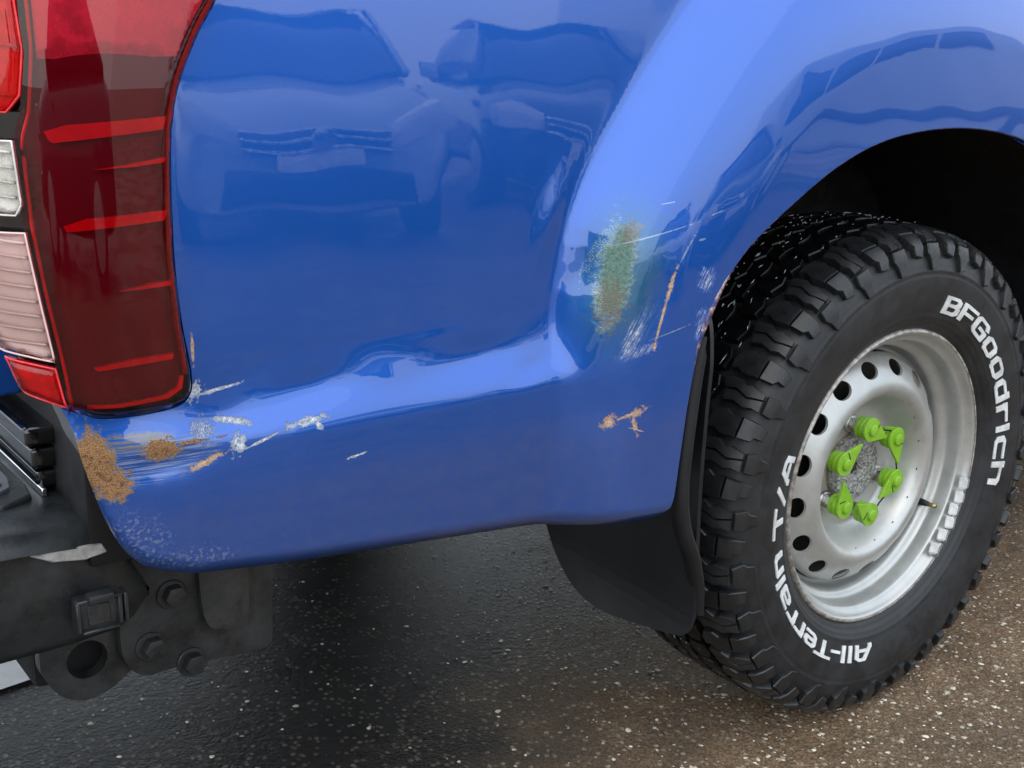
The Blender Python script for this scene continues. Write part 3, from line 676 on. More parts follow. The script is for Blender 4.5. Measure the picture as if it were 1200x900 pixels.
bm = bmesh.new(); box(bm, .9, 3.0, .2, 1.55, .30, .419); bm_obj('chassis', bm, 'dark_underbody', truck, True, .02)
for y in (0.0, 1.50):
    bm = bmesh.new(); cyl(bm, (3.09, .371), .372, y+.01, y+.24, 'y', 40); bm_obj('front_tyre', bm, 'rubber', truck, True, .03, 3)

# ------------------------------------------------------------------ wheel arch liner, mud flap
def liner_part():
    A = ARCH; c = np.array([0, .45]); V = []; F = []; ys = [-.030, -.01, .05, .12, .20, .30, .38]
    for q in A[::4]:
        d = q-c
        for k, y in enumerate(ys):
            s = 1.0+(.012 if k else .003)+.02*min(k, 2)/2
            V.append((c[0]+d[0]*s, y, c[1]+d[1]*s))
    n = len(A[::4]); m = len(ys)
    for i in range(n-1):
        for k in range(m-1): F.append((i*m+k, i*m+k+1, (i+1)*m+k+1, (i+1)*m+k))
    o = mesh_obj('wheel_arch_liner', V, F, 'liner_plastic', truck, True)
    # inner wall
    W = [(q[0]*1.10, .379, .45+(q[1]-.45)*1.10) for q in A[::4]]; k = len(W)
    mesh_obj('inner_wall', W+[(0, .379, .46)], [(i, i+1, k) for i in range(k-1)], 'liner_plastic', truck)
liner_part()

def flap():
    root = empty('mud_flap', truck)
    # sheet across the car, seen from behind: outline in (y, z)
    o = spline([(-.042, .56), (-.042, .45), (-.042, .33), (-.040, .288), (-.030, .262), (-.008, .252), (.06, .238), (.13, .228), (.19, .236), (.235, .262), (.262, .30), (.275, .36), (.28, .44), (.28, .62), (.2, .70), (.05, .70), (-.02, .68), (-.040, .63)], .008, True)
    v, f = fill(o, .016); n = len(v)
    X = lambda y, z: -.432-.010*np.sin((z-.25)*7)-.02*np.clip((.30-z)/.08, 0, 1)**2+.010*np.sin(y*9)
    x = X(v[:, 0], v[:, 1]); ed = {}
    for a, b, c in f:
        for e in ((a, b), (b, c), (c, a)): ed[e] = 1
    V = [(x[i], v[i, 0], v[i, 1]) for i in range(n)]+[(x[i]+.006, v[i, 0], v[i, 1]) for i in range(n)]
    F = [tuple(t[::-1]) for t in f]+[tuple(t+n) for t in f]+[(a, b, b+n, a+n) for (a, b) in ed if (b, a) not in ed]
    mesh_obj('flap_sheet', V, F, 'flap_rubber', root, False)
    # outer moulded edge that follows the arch
    pts = [(-.470, .655), (-.474, .640), (-.480, .60), (-.487, .53), (-.490, .47), (-.482, .42), (-.462, .375), (-.444, .33), (-.437, .29)]
    c = spline(pts, .012); V = []; F = []
    for i, (px, pz) in enumerate(c):
        wd = .013*min(1, (i+1)/3); e = min(1.0, (len(c)-i)/8)
        sec = [(-.004, -.042), (0, -.050), (wd*.6, -.053), (wd, -.050), (wd+.003, -.040), (wd+.001, -.028), (0, -.030)]
        V += [(px+sx*(.4+.6*e)+.006, sy+.006*(1-e), pz) for sx, sy in sec]
    m = 7
    for i in range(len(c)-1):
        for k in range(m): F.append((i*m+k, i*m+(k+1) % m, (i+1)*m+(k+1) % m, (i+1)*m+k))
    F.append(tuple(range(m))); F.append(tuple(range((len(c)-1)*m, len(c)*m))[::-1])
    e_ = mesh_obj('flap_edge', V, F, 'flap_rubber', root, True); e_.data.set_sharp_from_angle(angle=rad(60))
flap()

# ------------------------------------------------------------------ wheel
AX = .371
wheel = empty('wheel', truck, (0, 0, AX))
tag(wheel, 'silver steel wheel with green nut pointers in an all-terrain tyre')
WC = .100     # y of the wheel's middle plane
TP = spline([(0, .3600), (.04, .3592), (.08, .3568), (.097, .3525), (.1105, .3445), (.1180, .332), (.1235, .315), (.1248, .298), (.1225, .272), (.1155, .248), (.1065, .233), (.100, .2240)], .003)
TT = np.concatenate([[0], np.cumsum(np.linalg.norm(np.diff(TP, axis=0), axis=1))])
def tyre_pt(t, h=0.0):
    s = -1 if t < 0 else 1; t = abs(t)
    w_ = np.interp(t, TT, TP[:, 0]); r_ = np.interp(t, TT, TP[:, 1])
    dw = np.interp(t+.002, TT, TP[:, 0])-np.interp(max(t-.002, 0), TT, TP[:, 0]); dr = np.interp(t+.002, TT, TP[:, 1])-np.interp(max(t-.002, 0), TT, TP[:, 1])
    l = math.hypot(dw, dr); return s*(w_-dr/l*h), r_+dw/l*h
def carcass():
    pr = []
    for k, t in enumerate(np.linspace(0, TT[-1], 90)):
        w_, r_ = tyre_pt(t); d = 0
        for rc, wd, a in ((.3125, .0016, .0013), (.3085, .0014, -.0008), (.2455, .0018, .0014), (.2385, .0016, .0012), (.2295, .0015, .001)): d += a*math.exp(-((r_-rc)/wd)**2)
        pr.append((w_+d, r_))
    full = [(WC+w_, r_) for w_, r_ in pr[::-1]]+[(WC-w_, r_) for w_, r_ in pr[1:]]
    return lathe('tyre', full, 'rubber', wheel, 160)
carcass()
NP = 28; PITCH = 2*math.pi*.370/NP
K1 = [(.004, .062), (.018, .055), (.033, .056), (.031, .066), (.037, .078), (.035, .0955), (.006, .0975), (.007, .086), (.001, .077)]
K2 = [(.006, .0995), (.035, .0975), (.0355, .112), (.029, .116), (.030, .126), (.013, .130), (.008, .118)]
C1 = [(.045, .056), (.059, .060), (.057, .078), (.064, .094), (.060, .112), (.053, .112), (.047, .096), (.049, .088), (.042, .078)]
C2 = [(.0608, .060), (.076, .064), (.073, .080), (.079, .094), (.0755, .104), (.0775, .112), (.0618, .112), (.0658, .094), (.0588, .078)]
C3 = [(.052, .1138), (.0775, .1138), (.0800, .125), (.074, .134), (.071, .1475), (.058, .1445), (.055, .134), (.049, .128)]
M1 = [(.002, .022), (.024, .016), (.040, .026), (.036, .046), (.020, .050), (.006, .044)]
M2 = [(.044, .020), (.066, .014), (.081, .024), (.078, .044), (.060, .051), (.046, .046)]
N1 = [(.000, -.010), (.028, -.017), (.040, -.006), (.036, .010), (.018, .012), (.004, .006)]
N2 = [(.0435, -.008), (.070, -.015), (.080, -.004), (.077, .009), (.060, .008), (.046, .011)]
def block_mesh(name, polys, sgn=1, shift=0.0, mat='tread_rubber'):
    V = []; F = []
    for pol in polys:
        c = np.mean(pol, 0); P = []
        pol = straight(list(pol)+[pol[0]], .012)[:-1]
        n = len(pol); b = len(V)
        hmax = lambda t: .0128-.0068*float(sstep((abs(t)-.105)/.035))
        for ring_, (ins, fh) in enumerate(((0.0, -.25), (0.0, .84), (.0013, 1.0))):
            for q in pol:
                d = c-q; q2 = q+d/np.linalg.norm(d)*ins
                w_, r_ = tyre_pt(q2[1]*sgn, hmax(q2[1])*fh); a = (q2[0]+shift)/.370
                V.append((r_*math.cos(a), WC-w_, r_*math.sin(a)))
        inner = np.array([q+(c-q)/np.linalg.norm(c-q)*.0013 for q in pol])
        tv, tf = fill(inner, .0095); bt = len(V)
        for q2 in tv:
            w_, r_ = tyre_pt(q2[1]*sgn, hmax(q2[1])); a = (q2[0]+shift)/.370; V.append((r_*math.cos(a), WC-w_, r_*math.sin(a)))
        F += [tuple(x+bt) for x in tf]
        for k in range(n):
            l = (k+1) % n
            for r0 in (0, 1): F.append((b+r0*n+k, b+r0*n+l, b+(r0+1)*n+l, b+(r0+1)*n+k))
    me = bpy.data.meshes.new(name); me.from_pydata(V, [], F); me.update()
    bm = bmesh.new(); bm.from_mesh(me); bmesh.ops.remove_doubles(bm, verts=bm.verts[:], dist=1e-5); bmesh.ops.recalc_face_normals(bm, faces=bm.faces[:]); bm.to_mesh(me); bm.free()
    me.polygons.foreach_set('use_smooth', [True]*len(me.polygons)); me.set_sharp_from_angle(angle=rad(30))
    me.materials.append(MAT[mat]); return me
BL = [block_mesh('tread_block', x, s, sh, 'tread_rubber' if kk < 2 else 'shaded_wet_tread') for kk, (x, s, sh) in enumerate( (((K1, K2), 1, 0), ((C1, C2, C3), 1, 0), ((M1,), 1, 0), ((M2,), 1, 0), ((N1,), 1, .02), ((N2,), 1, .02), ((M1,), -1, .03), ((M2,), -1, .03), ((K1, K2), -1, .045), ((C1, C2, C3), -1, .045)))]
for i in range(NP):
    for me in BL:
        o = bpy.data.objects.new('tread_block', me); COL.objects.link(o); o.parent = wheel; o.rotation_euler = (0, -i*2*math.pi/NP, 0)

def flecks():
    SV = []; SF = []
    for j in range(260):
        a = rad(random.uniform(75, 215)); w_ = random.choice((random.uniform(-.10, .055), random.gauss(-.02, .03))); L = abs(random.gauss(0, .003))+.0006; wd = random.uniform(.0003, .0008)
        w2, r_ = tyre_pt(w_, .0148); b = len(SV); dr = random.uniform(-.5, .5)*L
        for sx, sy in ((-1, 0), (0, -1), (1, 0), (0, 1)): SV.append((r_*math.cos(a+sx*L/r_), WC-w2+wd*sy+dr*sx, r_*math.sin(a+sx*L/r_)))
        SV.append(((r_+.0009)*math.cos(a), WC-w2, (r_+.0009)*math.sin(a)))
        for k4 in range(4): SF.append((b+k4, b+(k4+1) % 4, b+4))
    worn('painted_glint', (.40, .42, .44), .4)  # pale flecks drawn as painted glints of the wet tread edges
    tag(mesh_obj('glint_flecks', SV, SF, 'painted_glint', wheel), kind='stuff')
flecks()

# raised white letters, drawn as thick strokes on a unit grid
GL = {'B': (.92, [[(.12, 0), (.12, 1)], [(.12, 1), (.66, 1), (.80, .88), (.80, .64), (.66, .52), (.12, .52)], [(.66, .52), (.84, .40), (.84, .12), (.70, 0), (.12, 0)]]),
      'F': (.86, [[(.12, 0), (.12, 1)], [(.12, 1), (.84, 1)], [(.12, .50), (.70, .50)]]),
      'G': (.96, [[(.84, .80), (.76, 1), (.24, 1), (.12, .86), (.12, .14), (.24, 0), (.84, 0), (.84, .46), (.50, .46)]]),
      'o': (.88, [[(.24, 0), (.64, 0), (.76, .14), (.76, .66), (.64, .80), (.24, .80), (.12, .66), (.12, .14), (.24, 0)]]),
      'd': (.88, [[(.76, 0), (.24, 0), (.12, .14), (.12, .66), (.24, .80), (.76, .80)], [(.76, 0), (.76, 1.02)]]),
      'r': (.66, [[(.12, 0), (.12, .80)], [(.12, .60), (.30, .80), (.60, .80)]]),
      'i': (.30, [[(.15, 0), (.15, .70)], [(.15, .92), (.15, 1.04)]]),
      'c': (.82, [[(.74, .80), (.24, .80), (.12, .66), (.12, .14), (.24, 0), (.74, 0)]]),
      'h': (.88, [[(.12, 0), (.12, 1.02)], [(.12, .80), (.64, .80), (.76, .66), (.76, 0)]]),
      'A': (1.0, [[(.06, 0), (.06, .12), (.42, 1), (.70, 1), (.86, .86), (.86, 0)], [(.22, .34), (.86, .34)]]),
      'l': (.30, [[(.15, 0), (.15, 1.02)]]), '-': (.52, [[(.08, .42), (.44, .42)]]),
      'T': (.90, [[(.02, 1), (.88, 1)], [(.45, 1), (.45, 0)]]),
      'e': (.88, [[(.74, 0), (.24, 0), (.12, .14), (.12, .66), (.24, .80), (.64, .80), (.76, .66), (.76, .40), (.14, .40)]]),
      'a': (.88, [[(.18, .80), (.64, .80), (.76, .66), (.76, 0), (.24, 0), (.12, .10), (.12, .32), (.24, .45), (.76, .45)]]),
      'n': (.88, [[(.12, 0), (.12, .80), (.62, .80), (.76, .66), (.76, 0)]]),
      '/': (.62, [[(.06, -.06), (.56, 1.06)]]), ' ': (.42, [])}
def stroke_poly(pl, wd):
    out = []
    for a, b in zip(pl[:-1], pl[1:]):
        a = np.array(a); b = np.array(b); d = (b-a)/np.linalg.norm(b-a); n = np.array([-d[1], d[0]])*wd/2; e0 = d*wd*.5*(tuple(a) == tuple(pl[0])); e1 = d*wd*.5*(tuple(b) == tuple(pl[-1]))
        out.append([a-e0-n, b+e1-n, b+e1+n, a-e0+n])
    for q in pl[1:-1]: out.append([np.array(q)+wd*.5*np.array([math.cos(k*math.pi/4+.39), math.sin(k*math.pi/4+.39)])/math.cos(math.pi/8)*.99 for k in range(8)])
    return out
def lettering(text, th0, th1, r0, hgt, bold):
    adv = [GL[c][0]+.13 for c in text]; tot = sum(adv); x = 0; k = (th0-th1)*(r0+hgt/2)/tot
    for c, ad in zip(text, adv):
        polys = [q for pl in GL[c][1] for q in stroke_poly(pl, bold)]
        if polys:
            # even-odd free union: rasterless CDT of all strokes
            V = []; E = []; Fc = []
            for q in polys:
                b = len(V); V += [Vector(p) for p in q]; Fc.append(list(range(b, b+len(q))))
            lo = np.min([p for q in polys for p in q], 0); hi = np.max([p for q in polys for p in q], 0)
            G = [(a, bb) for a in np.arange(lo[0]+.07, hi[0], .14) for bb in np.arange(lo[1]+.07, hi[1], .14)]
            G = np.array(G); kk = np.zeros(len(G), bool)
            for q in polys: kk |= inside(G, np.array(q))
            V += [Vector(p) for p in G[kk]]
            v, e, f, *_ = delaunay_2d_cdt(V, [], Fc, 1, 1e-5)
            v = np.array([(p.x, p.y) for p in v]); f = [list(t) for t in f]
            tri = []
            for t in f:
                for i in range(1, len(t)-1): tri.append((t[0], t[i], t[i+1]))
            cen = np.array([v[list(t)].mean(0) for t in tri]); kin = np.zeros(len(cen), bool)
            for q in polys: kin |= inside(cen, np.array(q))
            tri = [t for t, kx in zip(tri, kin) if kx]
            def at(p, h):
                a = th0-(x+p[0])*k/(r0+hgt/2); r_ = r0+p[1]*hgt
                i = np.interp(-r_, -TP[:, 1][20:], TT[20:]); w_, rr = tyre_pt(float(i), h)
                return (rr*math.cos(a), WC-w_, rr*math.sin(a))
            n = len(v); ed = {}
            for a, b, cc in tri:
                for ee in ((a, b), (b, cc), (cc, a)): ed[ee] = 1
            VV = [at(p, .0018) for p in v]+[at(p, -.001) for p in v]
            FF = list(tri)+[(a, a+n, b+n, b) for (a, b) in ed if (b, a) not in ed]
            o = mesh_obj('raised_letter', VV, FF, 'letter_white', wheel)
        x += ad
lettering('BFGoodrich', rad(77), rad(-14), .2555, .0215, .22)
lettering('All-Terrain T/A', rad(-95), rad(-201), .2565, .0198, .215)

# steel rim
def rim_mat():
    t = NT('silver_paint'); v = t.obj(); n1 = t.noise(v, 14, 8, .7); n2 = t.noise(v, 160, 5, .7)
    col = t.mix(t.ramp(n1, .3, .7), (.42, .435, .42), (.54, .55, .53))
    grime = t.math('MULTIPLY', t.ramp(n1, .52, .72), .35); col = t.mix(grime, col, (.26, .22, .17))
    sp = t.ramp(n2, .685, .70); col = t.mix(t.math('MULTIPLY', sp, .55), col, (.12, .08, .05))
    t.p(color=col, metal=.55, rough=t.ramp(n1, .3, .7, .30, .44), normal=t.bump(n2, .05, .0008), coat=.25, coat_rough=.15); MAT['silver_paint'] = t.m
rim_mat()
worn('rim_edge', (.42, .40, .37), .45, metal=.5, var=.5, scale=90, dust=(.14, .08, .04), dust_amt=.7)
RP = spline([(.0085, .2250), (.002, .2250), (-.0025, .2225), (-.0030, .2195), (-.0005, .2165), (.0045, .2140), (.0095, .2095), (.0120, .2055), (.0220, .2035), (.0340, .2025), (.0385, .1995), (.0420, .1935), (.0480, .1905), (.0600, .1890), (.0660, .1850), (.0690, .1800), (.0900, .1785), (.15, .1785), (.21, .19)], .0022)
lathe('rim_barrel', [tuple(p) for p in RP], 'silver_paint', wheel, 160)
lathe('rim_edge', [tuple(p) for p in spline([(.0005, .2256), (-.0030, .2236), (-.0044, .2212), (-.0038, .2192)], .001)], 'rim_edge', wheel, 160)
DR = np.array([.052, .070, .086, .093, .099, .105, .111, .117, .123, .130, .137, .145, .153, .162, .171, .1765, .1795])
DY = np.array([.0660, .0665, .0665, .0650, .0605, .0530, .0420, .0300, .0225, .0190, .0195, .0225, .0270, .0330, .0410, .0475, .0560])
dsp = spline(np.stack([DR, DY], -1), .001)
def disc_y(r): return np.interp(r, dsp[:, 0], dsp[:, 1])
def disc():
    NH = 16; sw = 2*math.pi/NH; r0 = .162; W = sw*r0
    rs = np.linspace(.118, .1795, 22)
    o = np.vstack([[(-W/2, r) for r in rs], [(x, .1795) for x in np.linspace(-W/2, W/2, 14)[1:-1]], [(W/2, r) for r in rs[::-1]], [(x, .118) for x in np.linspace(W/2, -W/2, 14)[1:-1]]])
    hole = np.array([(.0162*math.cos(a), .1612+.0112*math.sin(a)) for a in np.linspace(0, 2*math.pi, 36, endpoint=False)])
    v, f = fill(o, .0036, [hole]); V = []; F = []
    hb = len(hole)
    for i in range(NH):
        b = len(V); a0 = i*sw+rad(8)
        for x, r in v: a = a0+x/r0; V.append((r*math.cos(a), float(disc_y(r)), r*math.sin(a)))
        F += [tuple(t+b) for t in f]
        b2 = len(V)
        for kx, dy in ((1.0, 0), (1.0, .004)):
            for x, r in hole: a = a0+x/r0; V.append((r*math.cos(a), float(disc_y(r))+dy, r*math.sin(a)))
        F += [(b2+k, b2+(k+1) % hb, b2+hb+(k+1) % hb, b2+hb+k) for k in range(hb)]
    n = 128; rr = np.concatenate([np.linspace(.050, .118, 40)]); b = len(V)
    for i in range(n):
        a = 2*math.pi*i/n
        for r in rr: V.append((r*math.cos(a), float(disc_y(r)), r*math.sin(a)))
    m = len(rr)
    for i in range(n):
        for k in range(m-1): F.append((b+i*m+k, b+i*m+k+1, b+((i+1) % n)*m+k+1, b+((i+1) % n)*m+k))
    me = bpy.data.meshes.new('wheel_disc'); me.from_pydata(V, [], F)
    bm = bmesh.new(); bm.from_mesh(me); bmesh.ops.remove_doubles(bm, verts=bm.verts[:], dist=2e-5); bmesh.ops.recalc_face_normals(bm, faces=bm.faces[:]); bm.to_mesh(me); bm.free()
    me.polygons.foreach_set('use_smooth', [True]*len(me.polygons)); me.set_sharp_from_angle(angle=rad(40))
    me.materials.append(MAT['silver_paint']); o = bpy.data.objects.new('wheel_disc', me); COL.objects.link(o); o.parent = wheel
disc()
bm = bmesh.new(); cyl(bm, (0, 0), .176, .075, .16, n=64); bm_obj('brake_drum', bm, 'drum_dark', wheel)
# cast hub
t = NT('cast_hub'); v = t.obj(); n1 = t.noise(v, 160, 8, .75); n2 = t.n('TexVoronoi'); t.set(n2.inputs['Vector'], v); n2.inputs['Scale'].default_value = 220
t.p(color=t.mix(t.ramp(n1, .35, .65), (.16, .155, .15), (.55, .55, .54)), metal=.5, rough=.45, normal=t.bump(t.math('ADD', n1, n2.outputs['Distance']), 1.0, .004)); MAT['cast_hub'] = t.m
lathe('hub', [(.070, .0535), (.058, .0530), (.054, .0500), (.0525, .044), (.0515, .030), (.0520, .020), (.0560, .0125), (.0600, .0105), (.0605, .0001)], 'cast_hub', wheel, 48)
lathe('hub_rust_ring', [(.0672, .0575), (.0655, .0560), (.0655, .0540), (.068, .0532)], worn('hub_rust', (.26, .15, .07), .7, var=.5, scale=80, bump=.5), wheel, 48)
star = []
for i in range(10):
    a = math.pi*2*i/10; r = .0105 if i % 2 else .0065; star.append((r*math.cos(a), r*math.sin(a)))
bm = bmesh.new(); prism(bm, star, 'y', .0590, .0604); bm_obj('hub_socket', bm, 'drum_dark', wheel)

# wheel nuts with green pointers
NUTS = [98, 38, -22, -82, -142, 158]
NR = .0698
for i, an in enumerate(NUTS):
    x, z = NR*math.cos(rad(an)), NR*math.sin(rad(an))
    bm = bmesh.new(); cyl(bm, (x, z), .0150, .0655, .0610, n=24, r2=.0135); cyl(bm, (x, z), .0115, .0612, .0440, n=6); bm_obj('wheel_nut', bm, 'nut_steel', wheel, True, .0008, 1)
    ny, nr = NR*math.cos(rad(an-60)), NR*math.sin(rad(an-60))
    dirv = Vector((ny-x, 0, nr-z)).normalized(); wig = rad((4, -6, 9, 12, -4, 3)[i]); dirv = Matrix.Rotation(wig, 3, 'Y') @ dirv; pv_ = Vector((-dirv.z, 0, dirv.x))
    pt = empty('nut_pointer', wheel) if False else None
    bm = bmesh.new()
    cyl(bm, (x, z), .0160, .0480, .0420, n=28); cyl(bm, (x, z), .0150, .0422, .0395, n=28); cyl(bm, (x, z), .0168, .0397, .0340, n=28); cyl(bm, (x, z), .0155, .0342, .0305, n=28)
    tip = .0440; R_ = .0182; al = math.acos(R_/tip); poly = []
    for k in range(19):
        a = al+(2*math.pi-2*al)*k/18; q = dirv*math.cos(a)*R_+pv_*math.sin(a)*R_; poly.append((x+q.x, z+q.z))
    q = dirv*tip; poly.append((x+q.x, z+q.z))
    prism(bm, poly, 'y', .0262, .0307)
    cyl(bm, (x, z), .0088, .0272, .0225, n=24); cyl(bm, (x, z), .0088, .0226, .0212, n=24, r2=.0076)
    o = bm_obj('nut_pointer', bm, 'green_plastic', wheel, True, .0006, 1)
    # moulded slot on the pointer face
    q0 = dirv*.011; q1 = dirv*.0125+pv_*.013
    tube('pointer_slot', [(x+q0.x, .0260, z+q0.z), (x+q1.x, .0260, z+q1.z)], .0008, 'black_wire', wheel, 6)
for i in range(6):
    a0, a1 = NUTS[i], NUTS[(i+1) % 6]
    if i in (4, 5, 3): continue
    p0 = Vector((NR*math.cos(rad(a0)), .0325, NR*math.sin(rad(a0)))); p1 = Vector((NR*math.cos(rad(a1)), .0325, NR*math.sin(rad(a1)))); d = (p1-p0)
    out_ = Vector((p0.x+p1.x, 0, p0.z+p1.z)).normalized()
    tube('pointer_link', [p0+d*.15+out_*.010, p0+d*.4+out_*.008, p0+d*.6+out_*.007, p0+d*.85+out_*.010], .0013, 'black_wire', wheel, 6)
# balance weights
for k, an in enumerate((-13.5, -20.0, -26.0, -32.0, -38.5, -45.5)):
    a = rad(an); rr = .2115+(.0012 if k % 2 else 0)
    bm = bmesh.new(); s_ = .0102; box(bm, -s_*.95, s_*.95, -.0065, .0065, -s_, s_)
    for v_ in bm.verts:
        if v_.co.y < 0: v_.co.x *= .86; v_.co.z *= .86
    bmesh.ops.bevel(bm, geom=bm.edges[:], offset=.0016, segments=2, affect='EDGES')
    o = bm_obj('balance_weight', bm, 'lead_weight', wheel, True)
    o.location = (rr*math.cos(a), -.0030+.001*(k % 3), rr*math.sin(a)); o.rotation_euler = (0, -a, rad(20))
# valve
a = rad(-28); dv = Vector((math.cos(a), 0, math.sin(a)))
tube('valve_stem', [dv*.187+Vector((0, .052, 0)), dv*.183+Vector((0, .038, 0)), dv*.180+Vector((0, .026, 0))], [.0062, .0055, .0042], 'black_wire', wheel, 12)
tube('valve_cap', [dv*.180+Vector((0, .027, 0)), dv*.178+Vector((0, .016, 0)), dv*.1775+Vector((0, .011, 0))], [.0040, .0040, .0030], 'brass', wheel, 12)

bm = bmesh.new(); box(bm, -1.12, .38, 1.66, 1.698, .37, .44); bm_obj('far_glare_block', bm, 'dark_underbody', truck)  # unseen boxes added on the far side to cut glare under the truck
bm = bmesh.new(); box(bm, .56, 1.6, 1.66, 1.74, .26, .44); bm_obj('far_glare_block', bm, 'dark_underbody', truck)
# far rear wheel and the spare slung under the bed
fw = empty('far_wheel', truck, (0, 1.76, AX)); fw.rotation_euler = (0, 0, math.pi)
for ch in list(wheel.children):
    if ch.name.split('.')[0] in ('tyre', 'rim_barrel', 'wheel_disc', 'brake_drum', 'tread_block'):
        if ch.name.startswith('tread_block') and ch.data not in BL[:4]: continue
        c = ch.copy(); COL.objects.link(c); c.parent = fw
bm = bmesh.new(); cyl(bm, (-.62, .88), .36, .40, .59, 'z', 40); bm_obj('spare_wheel', bm, 'dark_underbody', truck, True, .04, 3)
bm = bmesh.new(); box(bm, -1.40, -1.18, .55, 1.74, .395, .54); bm_obj('bumper_beam', bm, 'black_plastic', truck, True, .02)

# ------------------------------------------------------------------ painted line behind the truck
pm = mesh_obj('painted_line', [(-2.6, .62, .004), (-2.6, .86, .004), (-.70, 1.135, .004), (-.74, 1.03, .004), (-.98, .80, .004)], [(0, 4, 3, 2, 1)], 'road_paint')
tag(pm, 'white painted line on the ground behind the bumper', None, 'structure')

# ------------------------------------------------------------------ vehicles parked opposite: they stand behind the camera and show in the blue paint
worn('silver_car_paint', (.50, .53, .56), .30, metal=.35, var=.04, bump=.0, coat=1.0)
worn('dark_car_paint', (.020, .024, .030), .25, var=.1, bump=.0, coat=1.0)
worn('purple_car_paint', (.16, .05, .28), .28, metal=.2, var=.05, bump=.0, coat=1.0)
worn('van_paint', (.60, .62, .63), .30, var=.04, bump=.0, coat=1.0)
worn('car_glass', (.012, .014, .016), .04, var=.1, bump=.0, rvar=.01)
worn('plate_white', (.72, .72, .70), .4)
def loops_mesh(name, loops, mat, parent):
    m = len(loops[0]); V = [p for l in loops for p in l]; F = []
    for i in range(len(loops)-1):
        for k in range(m): F.append((i*m+k, i*m+(k+1) % m, (i+1)*m+(k+1) % m, (i+1)*m+k))
    F.append(tuple(range(m))[::-1]); F.append(tuple(range((len(loops)-1)*m, len(loops)*m)))
    bm = bmesh.new(); me = bpy.data.meshes.new('tmp'); me.from_pydata(V, [], F); bm.from_mesh(me); bpy.data.meshes.remove(me)
    return bm_obj(name, bm, mat, parent, True)
def sq(y, w_, z0, z1, n=28, e=4.0, dy=0.0):
    out = []
    for i in range(n):
        a = 2*math.pi*i/n; c, s = math.cos(a), math.sin(a)
        x = w_*abs(c)**(2/e)*(1 if c >= 0 else -1); z = (z0+z1)/2+(z1-z0)/2*abs(s)**(2/e)*(1 if s >= 0 else -1)
        out.append((x, y-dy*(x/w_)**2, z))
    return out
def parked_car(loc, rot, paint, label, purple=False):
    r = empty('parked_car', None, loc); r.rotation_euler = (0, 0, rot); tag(r, label, 'car', group='vehicles parked opposite the truck')
    loops_mesh('body', [sq(.00, .62, .26, .60, dy=.16), sq(-.02, .72, .22, .70, dy=.18), sq(-.08, .79, .20, .80, dy=.2), sq(-.25, .84, .20, .87, dy=.15), sq(-.60, .86, .20, .94, dy=.1), sq(-1.0, .87, .20, 1.0), sq(-1.8, .87, .20, 1.0), sq(-3.2, .87, .20, 1.02), sq(-3.9, .84, .22, 1.02), sq(-4.1, .78, .30, .95)], paint, r)
    g_ = [(-1.02, .76, 1.01), (-1.35, .70, 1.24), (-1.72, .62, 1.45), (-2.4, .61, 1.49), (-3.2, .60, 1.45), (-3.85, .66, 1.05)]
    loops_mesh('greenhouse', [sq(y, w_, .96, z, e=5, dy=.12) for y, w_, z in g_], 'car_glass', r)
    bm = bmesh.new(); prism(bm, [(-1.70, 1.452), (-2.4, 1.498), (-3.25, 1.455), (-3.25, 1.47), (-2.4, 1.515), (-1.70, 1.467)], 'x', -.57, .57); bm_obj('roof', bm, paint, r, True, .006)
    for s in (-1, 1):
        tube('windscreen_pillar', [(s*.74, -1.12, 1.0), (s*.66, -1.5, 1.26), (s*.58, -1.84, 1.46)], .028, paint, r)
        bm = bmesh.new(); prism(bm, [(s*.46, .60), (s*.80, .68), (s*.82, .83), (s*.72, .84), (s*.48, .74)], 'y', -.30, -.04); bm_obj('headlight', bm, 'silver_bowl', r, True, .01)
        bm = bmesh.new(); box(bm, min(s*.90, s*1.04), max(s*.90, s*1.04), -1.35, -1.25, .98, 1.10); bm_obj('wing_mirror', bm, paint, r, True, .02)
        for y in (-.85, -3.35):
            w2 = empty('wheel', r); bm = bmesh.new(); cyl(bm, (y, .31), .31, s*.66, s*.87, 'x', 32); bm_obj('tyre', bm, 'rubber', w2, True, .02)
            bm = bmesh.new(); cyl(bm, (y, .31), .21, s*.86, s*.885, 'x', 32); bm_obj('rim', bm, 'lead_weight', w2, True, .005)
    for z0, z1, hw in ((.56, .70, .46), (.27, .46, .58)):
        bm = bmesh.new(); box(bm, -hw, hw, -.12, .012, z0, z1); bm_obj('grille', bm, 'black_gloss', r, True, .01)
    for z in (.585, .645, .695):
        tube('chrome_bar', [(x, .03-.05*abs(x), z+.015*abs(x)) for x in np.linspace(-.47, .47, 13)], .013, 'chrome_trim', r)
    bm = bmesh.new(); cyl(bm, (0, .64), .075, .0, .045, 'y', 32); bm_obj('round_badge', bm, 'chrome_trim', r, True, .008)
    bm = bmesh.new(); box(bm, -.26, .26, .0, .03, .475, .575); bm_obj('number_plate', bm, 'plate_white', r, True, .003)
    return r
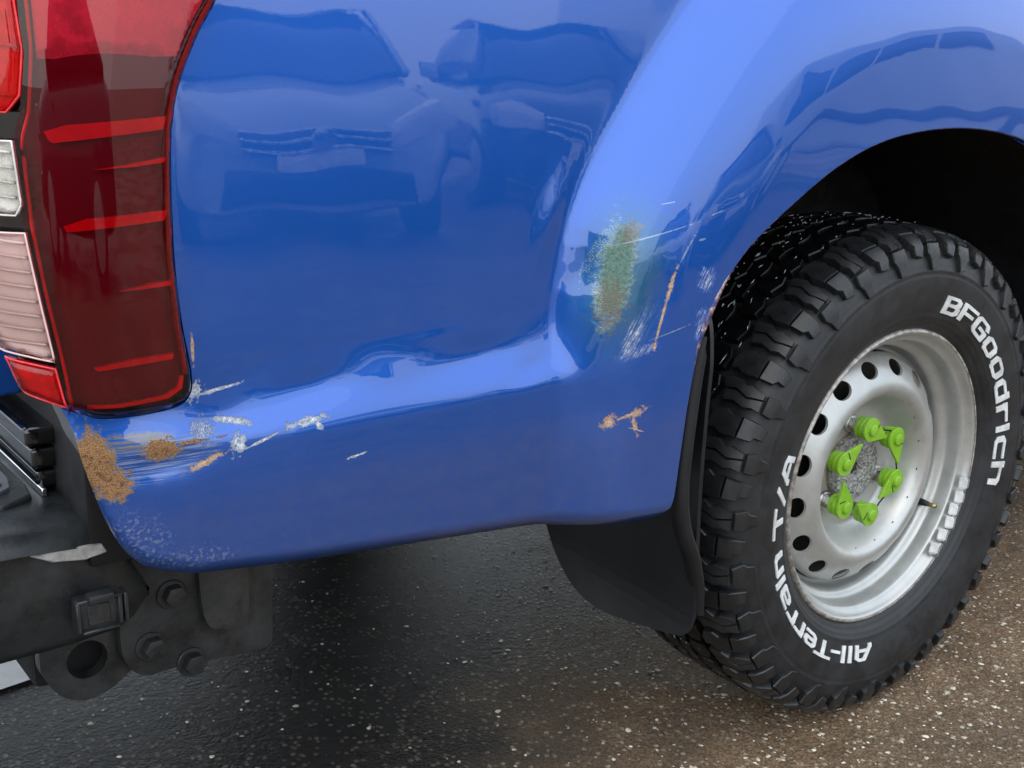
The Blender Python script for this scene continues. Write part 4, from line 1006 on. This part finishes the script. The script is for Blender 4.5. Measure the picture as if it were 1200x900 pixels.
parked_car((1.95, -5.3, 0), rad(20), 'silver_car_paint', 'silver hatchback facing the truck, mirrored in its blue side')
parked_car((4.75, -6.0, 0), rad(24), 'dark_car_paint', 'dark hatchback beside the silver one, mirrored in the blue paint')
parked_car((-5.3, -5.2, 0), rad(84), 'dark_car_paint', 'dark hatchback added side-on behind the truck to darken the reflection in its tail light')  # added out of view so the tail light mirrors something dark
parked_car((14.5, -7.4, 0), rad(40), 'purple_car_paint', 'purple hatchback beyond the minibus, mirrored in the wheel flare')
def minibus(loc, rot):
    r = empty('minibus', None, loc); r.rotation_euler = (0, 0, rot); tag(r, 'pale minibus with a row of side windows, mirrored in the wheel flare', 'minibus', group='vehicles parked opposite the truck')
    prof = [(-2.7, .35), (-2.72, 1.2), (-2.62, 2.1), (-2.5, 2.22), (1.3, 2.22), (1.75, 1.95), (2.1, 1.25), (2.65, 1.05), (2.75, .8), (2.75, .35)]
    bm = bmesh.new(); prism(bm, prof, 'y', -.95, .95); bm_obj('body', bm, 'van_paint', r, True, .09, 4)
    for s in (-1, 1):
        for x0, x1 in ((-2.45, -1.55), (-1.45, -.55), (-.45, .45), (.55, 1.25)):
            bm = bmesh.new(); box(bm, x0, x1, s*.935, s*.965, 1.30, 1.95); bm_obj('window', bm, 'car_glass', r, True, .01)
        bm = bmesh.new(); box(bm, -2.6, 2.6, s*.93, s*.975, .62, .72); bm_obj('rubbing_strip', bm, 'black_plastic', r, True, .01)
        for x in (-1.7, 1.75):
            w2 = empty('wheel', r); bm = bmesh.new(); cyl(bm, (x, .34), .34, s*.72, s*.96, 'y', 32); bm_obj('tyre', bm, 'rubber', w2, True, .02)
            bm = bmesh.new(); cyl(bm, (x, .34), .22, s*.95, s*.975, 'y', 32); bm_obj('rim', bm, 'lead_weight', w2, True, .005)
    bm = bmesh.new(); prism(bm, [(1.42, 1.86), (1.77, 1.93), (2.12, 1.27), (2.0, 1.22)], 'y', -.82, .82); bm_obj('windscreen', bm, 'car_glass', r, True, .01)
minibus((8.8, -7.2, 0), rad(12))
